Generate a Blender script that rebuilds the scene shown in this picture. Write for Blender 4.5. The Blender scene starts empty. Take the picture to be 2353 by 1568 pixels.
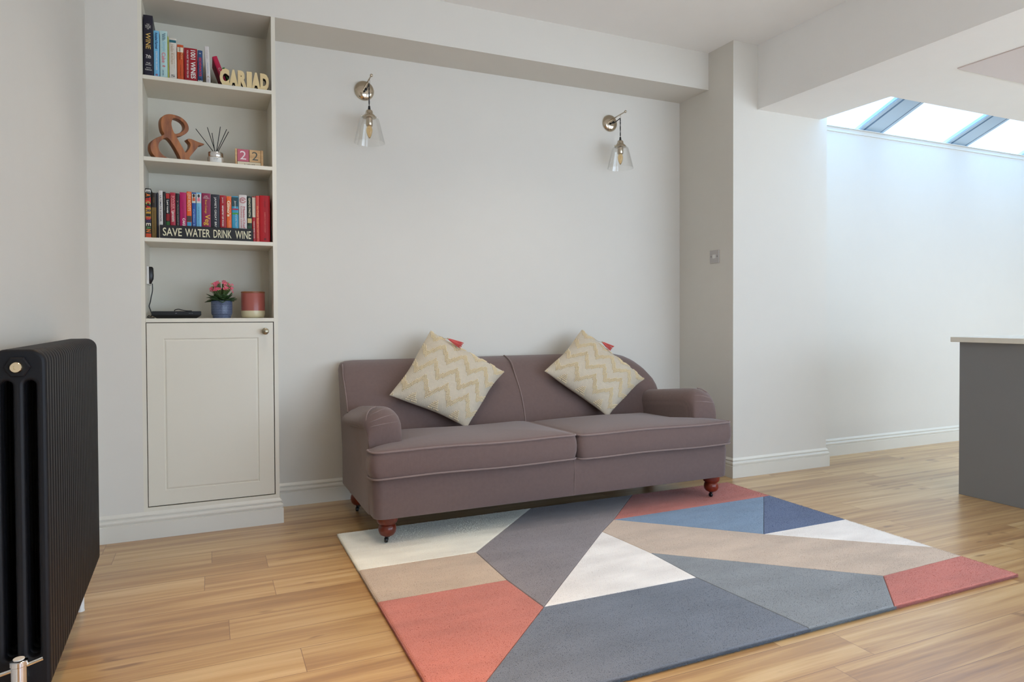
import bpy, bmesh, math, random
from mathutils import Vector, Matrix
random.seed(4)
sc = bpy.context.scene
C = sc.collection
PI = math.pi

# ------------------------------------------------------------------ camera
cam = bpy.data.objects.new('camera', bpy.data.cameras.new('camera')); C.objects.link(cam)
RT = Vector((0.91280884, -0.40836286, -0.00444936)); UP = Vector((0.01076069, 0.01315921, 0.99985551)); FW = Vector((0.40824531, 0.91272482, -0.01640611))
m = Matrix.Identity(4)
for i in range(3):
    m[i][0] = RT[i]; m[i][1] = UP[i]; m[i][2] = -FW[i]
m.translation = (0, 0, 1.07)
cam.matrix_world = m
cam.data.sensor_width = 36; cam.data.lens = 1552.26 * 36 / 2353; cam.data.shift_y = -28.45 / 2353
cam.data.clip_start = 0.02
sc.camera = cam
# ------------------------------------------------------------------ view, world, lights
sc.view_settings.view_transform = 'Standard'; sc.view_settings.look = 'None'
sc.view_settings.gamma = 1; sc.view_settings.use_curve_mapping = False
sc.view_settings.exposure = 0.0
w = bpy.data.worlds.new('sky'); sc.world = w; w.use_nodes = True
bg = w.node_tree.nodes['Background']
# overcast sky gradient; ground below the horizon is brightened to lift the ceilings
_n = w.node_tree.nodes; _l = w.node_tree.links
_tc = _n.new('ShaderNodeTexCoord'); _sp = _n.new('ShaderNodeSeparateXYZ'); _l.new(_tc.outputs['Generated'], _sp.inputs[0])
_mr = _n.new('ShaderNodeMapRange'); _mr.inputs['From Min'].default_value = -1; _mr.inputs['From Max'].default_value = 1; _l.new(_sp.outputs[2], _mr.inputs['Value'])
_rp = _n.new('ShaderNodeValToRGB'); _l.new(_mr.outputs[0], _rp.inputs[0]); _e = _rp.color_ramp.elements
for _p, _c in ((.30, (.46, .54, .64, 1)), (.49, (.43, .50, .60, 1)), (.53, (.32, .41, .53, 1)), (.72, (.22, .335, .48, 1)), (.95, (.21, .335, .50, 1))):
    _x = _e[0] if _p == .30 else (_e[1] if _p == .95 else _e.new(_p)); _x.position = _p; _x.color = _c
_l.new(_rp.outputs[0], bg.inputs[0]); bg.inputs[1].default_value = 10.8

def area(name, loc, rot, sx, sy, power=0, col=(1, 1, 1), portal=False):
    l = bpy.data.lights.new(name, 'AREA'); l.shape = 'RECTANGLE'; l.size = sx; l.size_y = sy; l.energy = power; l.color = col
    if portal: l.cycles.is_portal = True
    o = bpy.data.objects.new(name, l); C.objects.link(o); o.location = loc; o.rotation_euler = rot
    return o
def spot(name, loc, power, col, size=95, rad=.05):
    l = bpy.data.lights.new(name, 'SPOT'); l.energy = power; l.color = col; l.spot_size = math.radians(size); l.spot_blend = .8; l.shadow_soft_size = rad
    o = bpy.data.objects.new(name, l); C.objects.link(o); o.location = loc
    return o
# daylight openings (portals guide the sky's own light): garden doors, an added opening, roof glazing
area('garden_door_light', (5.75, -1.97, 1.15), (PI / 2, 0, PI), 4.3, 2.3, portal=True)
area('fill_opening_light', (1.9, -1.97, 1.15), (PI / 2, 0, PI), 1.8, 2.3, portal=True)  # unseen opening added to let fill light into the living end
area('roof_window_light', (5.98, 3.34, 2.72), (math.radians(-23), 0, 0), 4.1, .95, portal=True)
NEUT = (1.0, .93, .84); WARM = (1.0, .60, .24)
# wide neutral ones are ceiling downlights; narrow warm and neutral spots are added fill
for x, y, pw, c_, sz in [(.45, 2.95, 24, NEUT, 112), (1.75, 2.95, 30, NEUT, 112), (.22, 2.2, 80, WARM, 50), (.22, 1.1, 80, WARM, 50), (.85, .7, 60, WARM, 58), (1.75, 1.2, 30, NEUT, 100), (.95, 2.15, 34, NEUT, 72), (2.1, 2.1, 26, NEUT, 72)]:  # added warm spots tint the left floor; narrow neutral ones brighten rug and seat
    spot('downlight_and_fill_lamp', (x, y, 2.86), pw, c_, sz)
for x, y, pw in ((5.6, 1.9, 40), (5.2, .4, 40), (3.8, .3, 46), (7.0, 1.6, 36)):
    spot('kitchen_fill_lamp', (x, y, 2.44), pw, (.78, .90, 1.0), 150)  # added fill to brighten the kitchen floor and wall; no fixtures there

# ------------------------------------------------------------------ materials
MATS = {}
def srgb(c):
    return tuple(((v / 255) / 12.92 if v / 255 <= .04045 else ((v / 255 + .055) / 1.055) ** 2.4) for v in c) + (1,)
def mat(name, rgb, rough=.5, metal=0, bump=0, bscale=200, var=0, vscale=8, sheen=0, coat=0, trans=0, ior=1.45, spec=.5, stretch=None):
    if name in MATS: return MATS[name]
    mt = bpy.data.materials.new(name); mt.use_nodes = True; nt = mt.node_tree; b = nt.nodes['Principled BSDF']
    c = srgb(rgb); b.inputs['Base Color'].default_value = c; b.inputs['Roughness'].default_value = rough; b.inputs['Metallic'].default_value = metal
    b.inputs['Specular IOR Level'].default_value = spec
    b.inputs['Sheen Weight'].default_value = sheen; b.inputs['Coat Weight'].default_value = coat; b.inputs['Transmission Weight'].default_value = trans; b.inputs['IOR'].default_value = ior
    tc = nt.nodes.new('ShaderNodeTexCoord'); mp = nt.nodes.new('ShaderNodeMapping'); nt.links.new(tc.outputs['Object'], mp.inputs[0])
    if stretch: mp.inputs['Scale'].default_value = stretch
    n = nt.nodes.new('ShaderNodeTexNoise'); n.inputs['Scale'].default_value = vscale; n.inputs['Detail'].default_value = 4; nt.links.new(mp.outputs[0], n.inputs[0])
    r = nt.nodes.new('ShaderNodeMix'); r.data_type = 'RGBA'
    k = max(var, .015)
    r.inputs[6].default_value = tuple(v * (1 - k) for v in c[:3]) + (1,); r.inputs[7].default_value = tuple(min(1, v * (1 + k)) for v in c[:3]) + (1,)
    nt.links.new(n.outputs[0], r.inputs[0]); nt.links.new(r.outputs[2], b.inputs['Base Color'])
    if bump:
        n2 = nt.nodes.new('ShaderNodeTexNoise'); n2.inputs['Scale'].default_value = bscale; nt.links.new(mp.outputs[0], n2.inputs[0])
        bp = nt.nodes.new('ShaderNodeBump'); bp.inputs['Strength'].default_value = bump; bp.inputs['Distance'].default_value = .002
        nt.links.new(n2.outputs[0], bp.inputs['Height']); nt.links.new(bp.outputs[0], b.inputs['Normal'])
    MATS[name] = mt
    return mt
def mathn(nt, op, a, b=None):
    n = nt.nodes.new('ShaderNodeMath'); n.operation = op
    for i, v in enumerate((a, b)):
        if v is None: continue
        if isinstance(v, (int, float)): n.inputs[i].default_value = v
        else: nt.links.new(v, n.inputs[i])
    return n.outputs[0]
def ramp(nt, fac, stops):
    n = nt.nodes.new('ShaderNodeValToRGB'); nt.links.new(fac, n.inputs[0]); e = n.color_ramp.elements
    while len(e) < len(stops): e.new(.5)
    for i, (p, c) in enumerate(stops): e[i].position = p; e[i].color = c
    return n.outputs[0]
def floor_mat():
    mt = bpy.data.materials.new('oak_plank_floor'); mt.use_nodes = True; nt = mt.node_tree; b = nt.nodes['Principled BSDF']
    tc0 = nt.nodes.new('ShaderNodeTexCoord'); sx = nt.nodes.new('ShaderNodeSeparateXYZ'); nt.links.new(tc0.outputs['Object'], sx.inputs[0])
    yy = mathn(nt, 'SUBTRACT', sx.outputs[1], .026)
    row = mathn(nt, 'FLOOR', mathn(nt, 'DIVIDE', yy, .16)); wn = nt.nodes.new('ShaderNodeTexWhiteNoise'); wn.noise_dimensions = '1D'; nt.links.new(row, wn.inputs['W'])
    tc = nt.nodes.new('ShaderNodeCombineXYZ'); nt.links.new(mathn(nt, 'ADD', sx.outputs[0], mathn(nt, 'MULTIPLY', wn.outputs['Value'], 1.28)), tc.inputs[0]); nt.links.new(yy, tc.inputs[1])
    br = nt.nodes.new('ShaderNodeTexBrick'); br.offset = 0; br.offset_frequency = 2; br.inputs['Scale'].default_value = 1
    br.inputs['Brick Width'].default_value = 1.28; br.inputs['Row Height'].default_value = .16; br.inputs['Mortar Size'].default_value = .0010
    br.inputs['Mortar Smooth'].default_value = .3; br.inputs['Bias'].default_value = 0
    br.inputs['Color1'].default_value = (0, 0, 0, 1); br.inputs['Color2'].default_value = (1, 1, 1, 1); br.inputs['Mortar'].default_value = (.5, .5, .5, 1)
    nt.links.new(tc.outputs[0], br.inputs[0])
    # grain runs along X, shifted for each plank
    off = nt.nodes.new('ShaderNodeVectorMath'); off.operation = 'MULTIPLY_ADD'
    nt.links.new(br.outputs['Color'], off.inputs[0]); off.inputs[1].default_value = (7, 3, 5); nt.links.new(tc.outputs[0], off.inputs[2])
    def noise(scale, sc3, detail=5, dist=0):
        mp = nt.nodes.new('ShaderNodeMapping'); mp.inputs['Scale'].default_value = sc3; nt.links.new(off.outputs[0], mp.inputs[0])
        n = nt.nodes.new('ShaderNodeTexNoise'); n.inputs['Scale'].default_value = scale; n.inputs['Detail'].default_value = detail; n.inputs['Distortion'].default_value = dist
        nt.links.new(mp.outputs[0], n.inputs[0]); return n.outputs[0]
    g1 = noise(1, (1.1, 22, 22), 6, .6); g2 = noise(1, (4, 130, 130), 3); g3 = noise(1, (.5, 3, 3), 2)
    kn = noise(1, (5, 14, 14), 2, .3)
    f = mathn(nt, 'ADD', mathn(nt, 'MULTIPLY', g1, .62), mathn(nt, 'ADD', mathn(nt, 'MULTIPLY', g2, .20), mathn(nt, 'MULTIPLY', g3, .18)))
    f = mathn(nt, 'ADD', f, mathn(nt, 'MULTIPLY', mathn(nt, 'SUBTRACT', br.outputs['Color'], .5), .13))
    col = ramp(nt, f, [(.26, srgb((134, 94, 55))), (.41, srgb((170, 128, 78))), (.53, srgb((194, 155, 101))), (.68, srgb((213, 180, 130)))])
    knot = ramp(nt, kn, [(.24, (.42, .32, .24, 1)), (.32, (1, 1, 1, 1))])
    mx = nt.nodes.new('ShaderNodeMix'); mx.data_type = 'RGBA'; mx.blend_type = 'MULTIPLY'; mx.inputs[0].default_value = .8; nt.links.new(col, mx.inputs[6]); nt.links.new(knot, mx.inputs[7])
    m2 = nt.nodes.new('ShaderNodeMix'); m2.data_type = 'RGBA'; nt.links.new(br.outputs['Fac'], m2.inputs[0]); nt.links.new(mx.outputs[2], m2.inputs[6]); m2.inputs[7].default_value = srgb((112, 74, 42))
    nt.links.new(m2.outputs[2], b.inputs['Base Color'])
    nt.links.new(mathn(nt, 'ADD', .28, mathn(nt, 'MULTIPLY', g2, .2)), b.inputs['Roughness'])
    b.inputs['Specular IOR Level'].default_value = 1.0; b.inputs['Coat Weight'].default_value = .55; b.inputs['Coat Roughness'].default_value = .24
    bp = nt.nodes.new('ShaderNodeBump'); bp.inputs['Strength'].default_value = .25; bp.inputs['Distance'].default_value = .001
    nt.links.new(mathn(nt, 'SUBTRACT', g2, mathn(nt, 'MULTIPLY', br.outputs['Fac'], 1.5)), bp.inputs['Height']); nt.links.new(bp.outputs[0], b.inputs['Normal'])
    return mt
def weave_mat(name, rgb, rough=.85, scale=900, strength=.4, var=.08, sheen=.2, dist=.0012):
    mt = bpy.data.materials.new(name); mt.use_nodes = True; nt = mt.node_tree; b = nt.nodes['Principled BSDF']; c = srgb(rgb)
    tc = nt.nodes.new('ShaderNodeTexCoord')
    sp = nt.nodes.new('ShaderNodeSeparateXYZ'); nt.links.new(tc.outputs['Object'], sp.inputs[0]); cb = nt.nodes.new('ShaderNodeCombineXYZ')
    nt.links.new(sp.outputs[0], cb.inputs[0]); nt.links.new(mathn(nt, 'ADD', mathn(nt, 'MULTIPLY', sp.outputs[1], .85), sp.outputs[2]), cb.inputs[2])
    def wv(d):
        wn = nt.nodes.new('ShaderNodeTexWave'); wn.bands_direction = d; wn.inputs['Scale'].default_value = scale / 20; wn.inputs['Distortion'].default_value = 1.2; wn.inputs['Detail'].default_value = 1
        nt.links.new(cb.outputs[0], wn.inputs[0]); return wn.outputs['Fac']
    hgt = mathn(nt, 'ADD', mathn(nt, 'MULTIPLY', wv('X'), .5), mathn(nt, 'MULTIPLY', wv('Z'), .5))
    n = nt.nodes.new('ShaderNodeTexNoise'); n.inputs['Scale'].default_value = 60; n.inputs['Detail'].default_value = 6; nt.links.new(tc.outputs['Object'], n.inputs[0])
    f = mathn(nt, 'ADD', mathn(nt, 'MULTIPLY', hgt, .5), mathn(nt, 'MULTIPLY', n.outputs[0], .5))
    col = ramp(nt, f, [(.3, tuple(v * (1 - var) for v in c[:3]) + (1,)), (.7, tuple(min(1, v * (1 + var)) for v in c[:3]) + (1,))])
    nt.links.new(col, b.inputs['Base Color']); b.inputs['Roughness'].default_value = rough; b.inputs['Sheen Weight'].default_value = sheen; b.inputs['Specular IOR Level'].default_value = .25
    bp = nt.nodes.new('ShaderNodeBump'); bp.inputs['Strength'].default_value = strength; bp.inputs['Distance'].default_value = dist
    nt.links.new(f, bp.inputs['Height']); nt.links.new(bp.outputs[0], b.inputs['Normal'])
    return mt
def wood_mat(name, dark, light, axis=(30, 30, 3), rough=.4, scale=1.5):
    mt = bpy.data.materials.new(name); mt.use_nodes = True; nt = mt.node_tree; b = nt.nodes['Principled BSDF']
    tc = nt.nodes.new('ShaderNodeTexCoord'); mp = nt.nodes.new('ShaderNodeMapping'); mp.inputs['Scale'].default_value = axis; nt.links.new(tc.outputs['Object'], mp.inputs[0])
    n = nt.nodes.new('ShaderNodeTexNoise'); n.inputs['Scale'].default_value = scale; n.inputs['Detail'].default_value = 5; n.inputs['Distortion'].default_value = .5; nt.links.new(mp.outputs[0], n.inputs[0])
    nt.links.new(ramp(nt, n.outputs[0], [(.35, srgb(dark)), (.65, srgb(light))]), b.inputs['Base Color']); b.inputs['Roughness'].default_value = rough
    return mt
def glass_mat(name, tint=(1, 1, 1), refl=.08, edge=.35):
    mt = bpy.data.materials.new(name); mt.use_nodes = True; nt = mt.node_tree; nt.nodes.clear()
    out = nt.nodes.new('ShaderNodeOutputMaterial'); t = nt.nodes.new('ShaderNodeBsdfTransparent'); t.inputs[0].default_value = tint + (1,)
    g = nt.nodes.new('ShaderNodeBsdfGlossy'); g.inputs['Roughness'].default_value = .02; mx = nt.nodes.new('ShaderNodeMixShader')
    lw = nt.nodes.new('ShaderNodeLayerWeight'); lw.inputs[0].default_value = .25
    nt.links.new(mathn(nt, 'ADD', refl * .4, mathn(nt, 'MULTIPLY', lw.outputs['Facing'], edge)), mx.inputs[0])
    nt.links.new(t.outputs[0], mx.inputs[1]); nt.links.new(g.outputs[0], mx.inputs[2]); nt.links.new(mx.outputs[0], out.inputs[0])
    return mt

M_WALL = mat('white_wall_paint', (217, 212, 202), .7, bump=.08, bscale=60)
M_CEIL = mat('ceiling_paint', (242, 240, 236), .8, bump=.05, bscale=60)
M_JOIN = mat('satin_white_joinery', (222, 216, 200), .38)
M_SKIRT = mat('skirting_gloss_paint', (219, 214, 202), .28)
M_FLOOR = floor_mat()
M_SOFA = weave_mat('mauve_linen', (111, 91, 86), .85, 2600, .35, .10, .25)
M_PIPE = weave_mat('mauve_piping', (134, 115, 110), .85, 2600, .3, .08, .2)
M_CUSH = weave_mat('cushion_weave', (204, 191, 170), .9, 1500, .9, .10, .1, .002)
M_BEAD = mat('cotton_bobbles', (230, 211, 174), .85, var=.08, vscale=60)
M_CORAL = mat('coral_thread', (205, 90, 85), .8, var=.12, vscale=80)
M_LEG = wood_mat('mahogany_leg', (88, 30, 16), (130, 48, 26), (12, 12, 3), .28)
M_BLACK = mat('black_plastic', (18, 18, 20), .35)
M_RAD = mat('anthracite_radiator_paint', (18, 18, 22), .5, spec=.35, bump=.08, bscale=900)
M_CHROME = mat('chrome', (225, 225, 225), .12, 1)
M_NICKEL = mat('polished_nickel', (196, 184, 166), .13, 1)
M_BRUSH = mat('brushed_nickel_knob', (160, 150, 128), .32, 1)
M_WPLAST = mat('white_plastic', (225, 222, 216), .4)
M_SWITCH = mat('satin_switch_plate', (188, 182, 178), .35, .3)
M_GAPSHADE = mat('gap_shade', (40, 36, 32), .9)
M_SHADEGLASS = glass_mat('clear_shade_glass', (.985, .985, .98), .04, .42)
M_PANE = glass_mat('roof_glass', (.62, .74, .84), .05, .2)
M_AMBER = mat('amber_bulb_glass', (252, 222, 165), .1, trans=.85, ior=1.3)
M_BAR = mat('blue_grey_aluminium', (192, 214, 230), .4)
M_BARD = mat('glazing_gasket', (110, 138, 164), .5)
M_ISLAND = mat('grey_satin_cabinet', (128, 127, 127), .4)
M_WORKTOP = mat('pale_stone_worktop', (226, 220, 206), .25, var=.03, vscale=30)
M_PANEL = mat('ceiling_panel_enamel', (214, 200, 194), .3)
M_PAGES = mat('book_pages', (222, 212, 190), .9, bump=.3, bscale=900, stretch=(1, 1, .02))

# ------------------------------------------------------------------ helpers
def me_from(bm, name='m'):
    me = bpy.data.meshes.new(name); bm.normal_update(); bm.to_mesh(me); bm.free(); return me
def smooth(me, ang=None):
    for p in me.polygons: p.use_smooth = True
    if ang is not None: me.set_sharp_from_angle(angle=math.radians(ang))
def root_loc(o):
    while o.parent: o = o.parent
    return o.location
def obj(name, src, m=None, parent=None, sm=None):
    """src (bmesh or mesh) is in world coordinates; shifted to its thing's base"""
    me = me_from(src, name) if isinstance(src, bmesh.types.BMesh) else src
    me.name = name
    if m:
        if isinstance(m, list):
            for x in m: me.materials.append(x)
        elif not me.materials: me.materials.append(m)
        else: me.materials[0] = m
    if sm is not None: smooth(me, sm)
    o = bpy.data.objects.new(name, me); C.objects.link(o)
    if parent:
        me.transform(Matrix.Translation(-root_loc(parent))); o.parent = parent
    return o
def thing(name, label, cat, loc=(0, 0, 0), group=None):
    o = bpy.data.objects.new(name, None); C.objects.link(o); o.location = loc; o.empty_display_size = .1
    o['label'] = label; o['category'] = cat
    if group: o['group'] = group
    return o
def single(name, src, m, label, cat, loc, group=None, sm=None):
    o = obj(name, src, m, None, sm); o.data.transform(Matrix.Translation(-Vector(loc))); o.location = loc
    o['label'] = label; o['category'] = cat
    if group: o['group'] = group
    return o
def struct(name, src, m, sm=None):
    o = obj(name, src, m, None, sm); o['kind'] = 'structure'; return o
def box(bm, a, b, mi=0):
    x0, y0, z0 = a; x1, y1, z1 = b
    v = [bm.verts.new(p) for p in [(x0, y0, z0), (x1, y0, z0), (x1, y1, z0), (x0, y1, z0), (x0, y0, z1), (x1, y0, z1), (x1, y1, z1), (x0, y1, z1)]]
    for f in [(0, 3, 2, 1), (4, 5, 6, 7), (0, 1, 5, 4), (1, 2, 6, 5), (2, 3, 7, 6), (3, 0, 4, 7)]:
        bm.faces.new([v[i] for i in f]).material_index = mi
    return v
def boxm(*ab, bevel=0, seg=2):
    bm = bmesh.new()
    for a, b in ab: box(bm, a, b)
    if bevel: bmesh.ops.bevel(bm, geom=bm.edges[:], offset=bevel, segments=seg, affect='EDGES', profile=.5)
    return bm
def lathe(prof, c=(0, 0, 0), n=32, axis='z', cap=True, bm=None):
    bm = bm or bmesh.new(); rings = []
    for r, z in prof:
        ring = []
        for i in range(n):
            a = 2 * PI * i / n; p = Vector((r * math.cos(a), r * math.sin(a), z))
            if axis == 'y': p = Vector((p.x, -p.z, p.y))      # lathe axis points to -Y
            if axis == 'x': p = Vector((p.z, p.x, p.y))
            ring.append(bm.verts.new(p + Vector(c)))
        rings.append(ring)
    for a, b in zip(rings, rings[1:]):
        for i in range(n): bm.faces.new((a[i], a[(i + 1) % n], b[(i + 1) % n], b[i]))
    if cap:
        if prof[0][0] > 1e-5: bm.faces.new(rings[0][::-1])
        if prof[-1][0] > 1e-5: bm.faces.new(rings[-1])
    bmesh.ops.remove_doubles(bm, verts=bm.verts[:], dist=1e-6)
    bmesh.ops.recalc_face_normals(bm, faces=bm.faces[:])
    return bm
def tube(pts, r, n=8, closed=False, bm=None, taper=None):
    bm = bm or bmesh.new(); P = [Vector(p) for p in pts]; N = len(P); rings = []; prev = None
    for i, p in enumerate(P):
        if closed: t = P[(i + 1) % N] - P[i - 1]
        else: t = P[min(i + 1, N - 1)] - P[max(i - 1, 0)]
        t.normalize()
        if prev is None:
            u = t.orthogonal().normalized()
        else:
            u = prev - t * prev.dot(t); u.normalize()
        prev = u; v = t.cross(u); rr = r * (taper[i] if taper else 1)
        rings.append([bm.verts.new(p + (u * math.cos(2 * PI * k / n) + v * math.sin(2 * PI * k / n)) * rr) for k in range(n)])
    for j in range(N if closed else N - 1):
        a = rings[j]; b = rings[(j + 1) % N]; s = 0
        if closed and j == N - 1:
            s = min(range(n), key=lambda s: (a[0].co - b[s].co).length)
        for i in range(n): bm.faces.new((a[i], a[(i + 1) % n], b[(i + 1 + s) % n], b[(i + s) % n]))
    if not closed: bm.faces.new(rings[0][::-1]); bm.faces.new(rings[-1])
    bmesh.ops.recalc_face_normals(bm, faces=bm.faces[:])
    return bm
def loft(rings, cap=True):
    bm = bmesh.new(); R = [[bm.verts.new(p) for p in r] for r in rings]; n = len(R[0])
    for a, b in zip(R, R[1:]):
        for i in range(n): bm.faces.new((a[i], a[(i + 1) % n], b[(i + 1) % n], b[i]))
    if cap: bm.faces.new(R[0][::-1]); bm.faces.new(R[-1])
    bmesh.ops.recalc_face_normals(bm, faces=bm.faces[:])
    return bm
def smooth_path(pts, k=8, closed=False):
    out = []; N = len(pts); P = [Vector(p) for p in pts]
    for i in range(N if closed else N - 1):
        g = lambda j: P[j % N] if closed else P[max(0, min(N - 1, j))]
        p0, p1, p2, p3 = g(i - 1), g(i), g(i + 1), g(i + 2)
        for s in range(k):
            t = s / k
            out.append(.5 * ((2 * p1) + (p2 - p0) * t + (2 * p0 - 5 * p1 + 4 * p2 - p3) * t * t + (3 * p1 - p0 - 3 * p2 + p3) * t ** 3))
    if not closed: out.append(P[-1])
    return out
def curve_mesh(loops, depth, bevel=0, seg=2):
    """filled 2D curve with holes -> mesh, thickness along local z (0..depth)"""
    cu = bpy.data.curves.new('c', 'CURVE'); cu.dimensions = '2D'; cu.fill_mode = 'BOTH'; cu.extrude = depth / 2 - bevel; cu.bevel_depth = bevel; cu.bevel_resolution = seg; cu.offset = -bevel
    for lp in loops:
        s = cu.splines.new('POLY'); s.points.add(len(lp) - 1)
        for q, p in zip(s.points, lp): q.co = (p[0], p[1], 0, 1)
        s.use_cyclic_u = True
    o = bpy.data.objects.new('c', cu); me = bpy.data.meshes.new_from_object(o); bpy.data.objects.remove(o); bpy.data.curves.remove(cu)
    me.transform(Matrix.Translation((0, 0, depth / 2)))
    return me
def face_matrix(loc, mode='up', ang=0):
    """text/shape plane facing -Y. up: reads left-right; down: reads top-to-bottom"""
    if mode == 'up': r = Matrix(((1, 0, 0), (0, 0, -1), (0, 1, 0))).to_4x4()
    else: r = Matrix(((0, 1, 0), (0, 0, -1), (-1, 0, 0))).to_4x4()
    return Matrix.Translation(loc) @ Matrix.Rotation(ang, 4, 'Z') @ r
def text_mesh(s, wd, hd, mtx, ext=.0003, bold=0, shear=0, spacing=1, keep=False):
    cu = bpy.data.curves.new('t', 'FONT'); cu.body = s; cu.align_x = 'CENTER'; cu.align_y = 'CENTER'; cu.size = 1; cu.extrude = .01; cu.offset = bold; cu.shear = shear; cu.space_character = spacing; cu.resolution_u = 3
    o = bpy.data.objects.new('t', cu); me = bpy.data.meshes.new_from_object(o); bpy.data.objects.remove(o); bpy.data.curves.remove(cu)
    xs = [v.co.x for v in me.vertices]; ys = [v.co.y for v in me.vertices]
    if not xs: return me
    cx = (min(xs) + max(xs)) / 2; cy = (min(ys) + max(ys)) / 2; sx = wd / (max(xs) - min(xs)); sy = hd / (max(ys) - min(ys))
    if keep: sx = sy = min(sx, sy)
    me.transform(mtx @ Matrix.Diagonal((sx, sy, ext / .01 / 2, 1)) @ Matrix.Translation((-cx, -cy, .01)))
    return me

# ------------------------------------------------------------------ room dimensions
XL = -.519; YN = 3.723; YM = 4.037; XC = .325; XP0 = 3.158; YP = 3.48; XP1 = 4.01; XB = 3.366; XO = 3.945; YO = 2.94
ZC = 2.886; ZK = 2.457; ZN = 2.634; YE = 3.716; YR = -2.0; XR = 8.2; NX0 = -.285; NX1 = .305; ZW = 2.515

struct('floor', boxm(((XL - .1, YR - .1, -.06), (XR + .1, YM + .1, 0))), M_FLOOR)
struct('ceiling', boxm(((XL - .1, YR - .1, ZC), (XB, YM + .1, ZC + .12))), M_CEIL)
# kitchen ceiling: one flat soffit with the roof window opening at its back
struct('ceiling', boxm(((XB, YR - .1, ZK), (XR + .1, YO, ZC + .12)), ((XB, YO, ZK), (XO, YP, ZC + .12))), M_CEIL)
struct('wall_left', boxm(((XL - .1, YR - .1, 0), (XL, YM + .1, ZC))), M_WALL)
struct('wall_back', boxm(((XC - .02, YM, 0), (XP0, YM + .1, ZC))), M_WALL)
# boxed-in part beside and above the bookcase, flush with its front
struct('wall_alcove', boxm(((XL, YN, 0), (NX0 - .018, YM + .06, ZC)), ((NX0 - .018, YN, ZN), (XC, YM + .06, ZC))), M_WALL)
struct('trim_1', boxm(((XC, YN, ZN), (XP0, YM, ZC))), M_WALL)          # bulkhead over the sofa
struct('wall_pier', boxm(((XP0, YP, 0), (XO, YM + .1, ZC)), ((XO, YP, 0), (XP1, YM + .1, 2.50))), M_WALL)
struct('wall_kitchen', boxm(((XP1, YE, 0), (XR + .1, YE + .1, ZW))), M_WALL)
struct('trim_2', boxm(((XP1, YE - .008, 2.478), (XR, YE, 2.486)), ((XP1, YE - .012, ZW - .003), (XR, YE + .1, ZW + .004))), M_WALL)
struct('wall_right', boxm(((XR, YR - .1, 0), (XR + .1, YE, ZC))), M_WALL)
# wall behind the camera with an added opening for fill light and the garden door openings
struct('wall_front', boxm(((XL, YR - .1, 0), (1.0, YR, ZC)), ((1.0, YR - .1, 2.3), (2.8, YR, ZC)), ((2.8, YR - .1, 0), (3.6, YR, ZC)),
                          ((3.6, YR - .1, 2.3), (7.9, YR, ZC)), ((7.9, YR - .1, 0), (XR, YR, ZC))), M_WALL)
# roof window
def roofz(y): return 2.53 + .424 * (YE - y)
rw = bpy.data.objects.new('window_1', None); C.objects.link(rw); rw['kind'] = 'structure'; rw.location = (XO, YE, ZW)
bm = bmesh.new(); y0, y1 = YO - .01, YE + .05
box(bm, (XO - .02, y0, 0), (XR, y1, .008))
for v in bm.verts: v.co.z += roofz(v.co.y) + .036
obj('pane', bm, M_PANE, rw)
for k in range(4):
    xx = 4.634 + 1.053 * k
    if k == 3: xx = 7.79
    bm = bmesh.new(); box(bm, (xx, y0, 0), (xx + .286, y1, .034)); bmesh.ops.bevel(bm, geom=[e for e in bm.edges if abs(e.verts[0].co.y - e.verts[1].co.y) > .5], offset=.006, segments=2, affect='EDGES')
    for v in bm.verts: v.co.z += roofz(v.co.y)
    bar = obj('glazing_bar', bm, M_BAR, rw)
    bm = bmesh.new(); box(bm, (xx + .050, y0, -.004), (xx + .064, y1, .004)); box(bm, (xx + .240, y0, -.002), (xx + .246, y1, .004))
    for v in bm.verts: v.co.z += roofz(v.co.y)
    obj('gasket', bm, M_BARD, bar)
# skirting
PROF = [(.018, 0), (.018, .078), (.0125, .0795), (.0135, .084), (.0165, .089), (.017, .095), (.0145, .101), (.0085, .1055), (.0065, .1085), (.0065, .110), (.0105, .1115), (.0105, .117), (.0055, .124), (0, .130)]
def skirting(name, path):
    """path runs along the wall foot, room on its right-hand side"""
    n = len(path); rings = []
    for i, p in enumerate(path):
        p = Vector(p)
        def nrm(a, b):
            d = (Vector(b) - Vector(a)).normalized(); return Vector((d.y, -d.x))
        if i == 0: o = nrm(path[0], path[1])
        elif i == n - 1: o = nrm(path[-2], path[-1])
        else:
            a, b = nrm(path[i - 1], path[i]), nrm(path[i], path[i + 1]); s = a + b; o = s / s.dot(a)
        rings.append([(p.x + o.x * f, p.y + o.y * f, z) for f, z in PROF + [(0, 0)]])
    struct(name, loft(rings), M_SKIRT, 25)
skirting('baseboard_left', [(XL, YR), (XL, YN - .018)])
skirting('baseboard_alcove', [(XL, YN), (XC, YN), (XC, YM - .0)])
skirting('baseboard_back', [(XC + .018, YM), (XP0, YM)])
skirting('baseboard_pier', [(XP0, YM - .018), (XP0, YP), (XP1, YP), (XP1, YE)])
skirting('baseboard_kitchen', [(XP1 + .018, YE), (XR, YE)])

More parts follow.
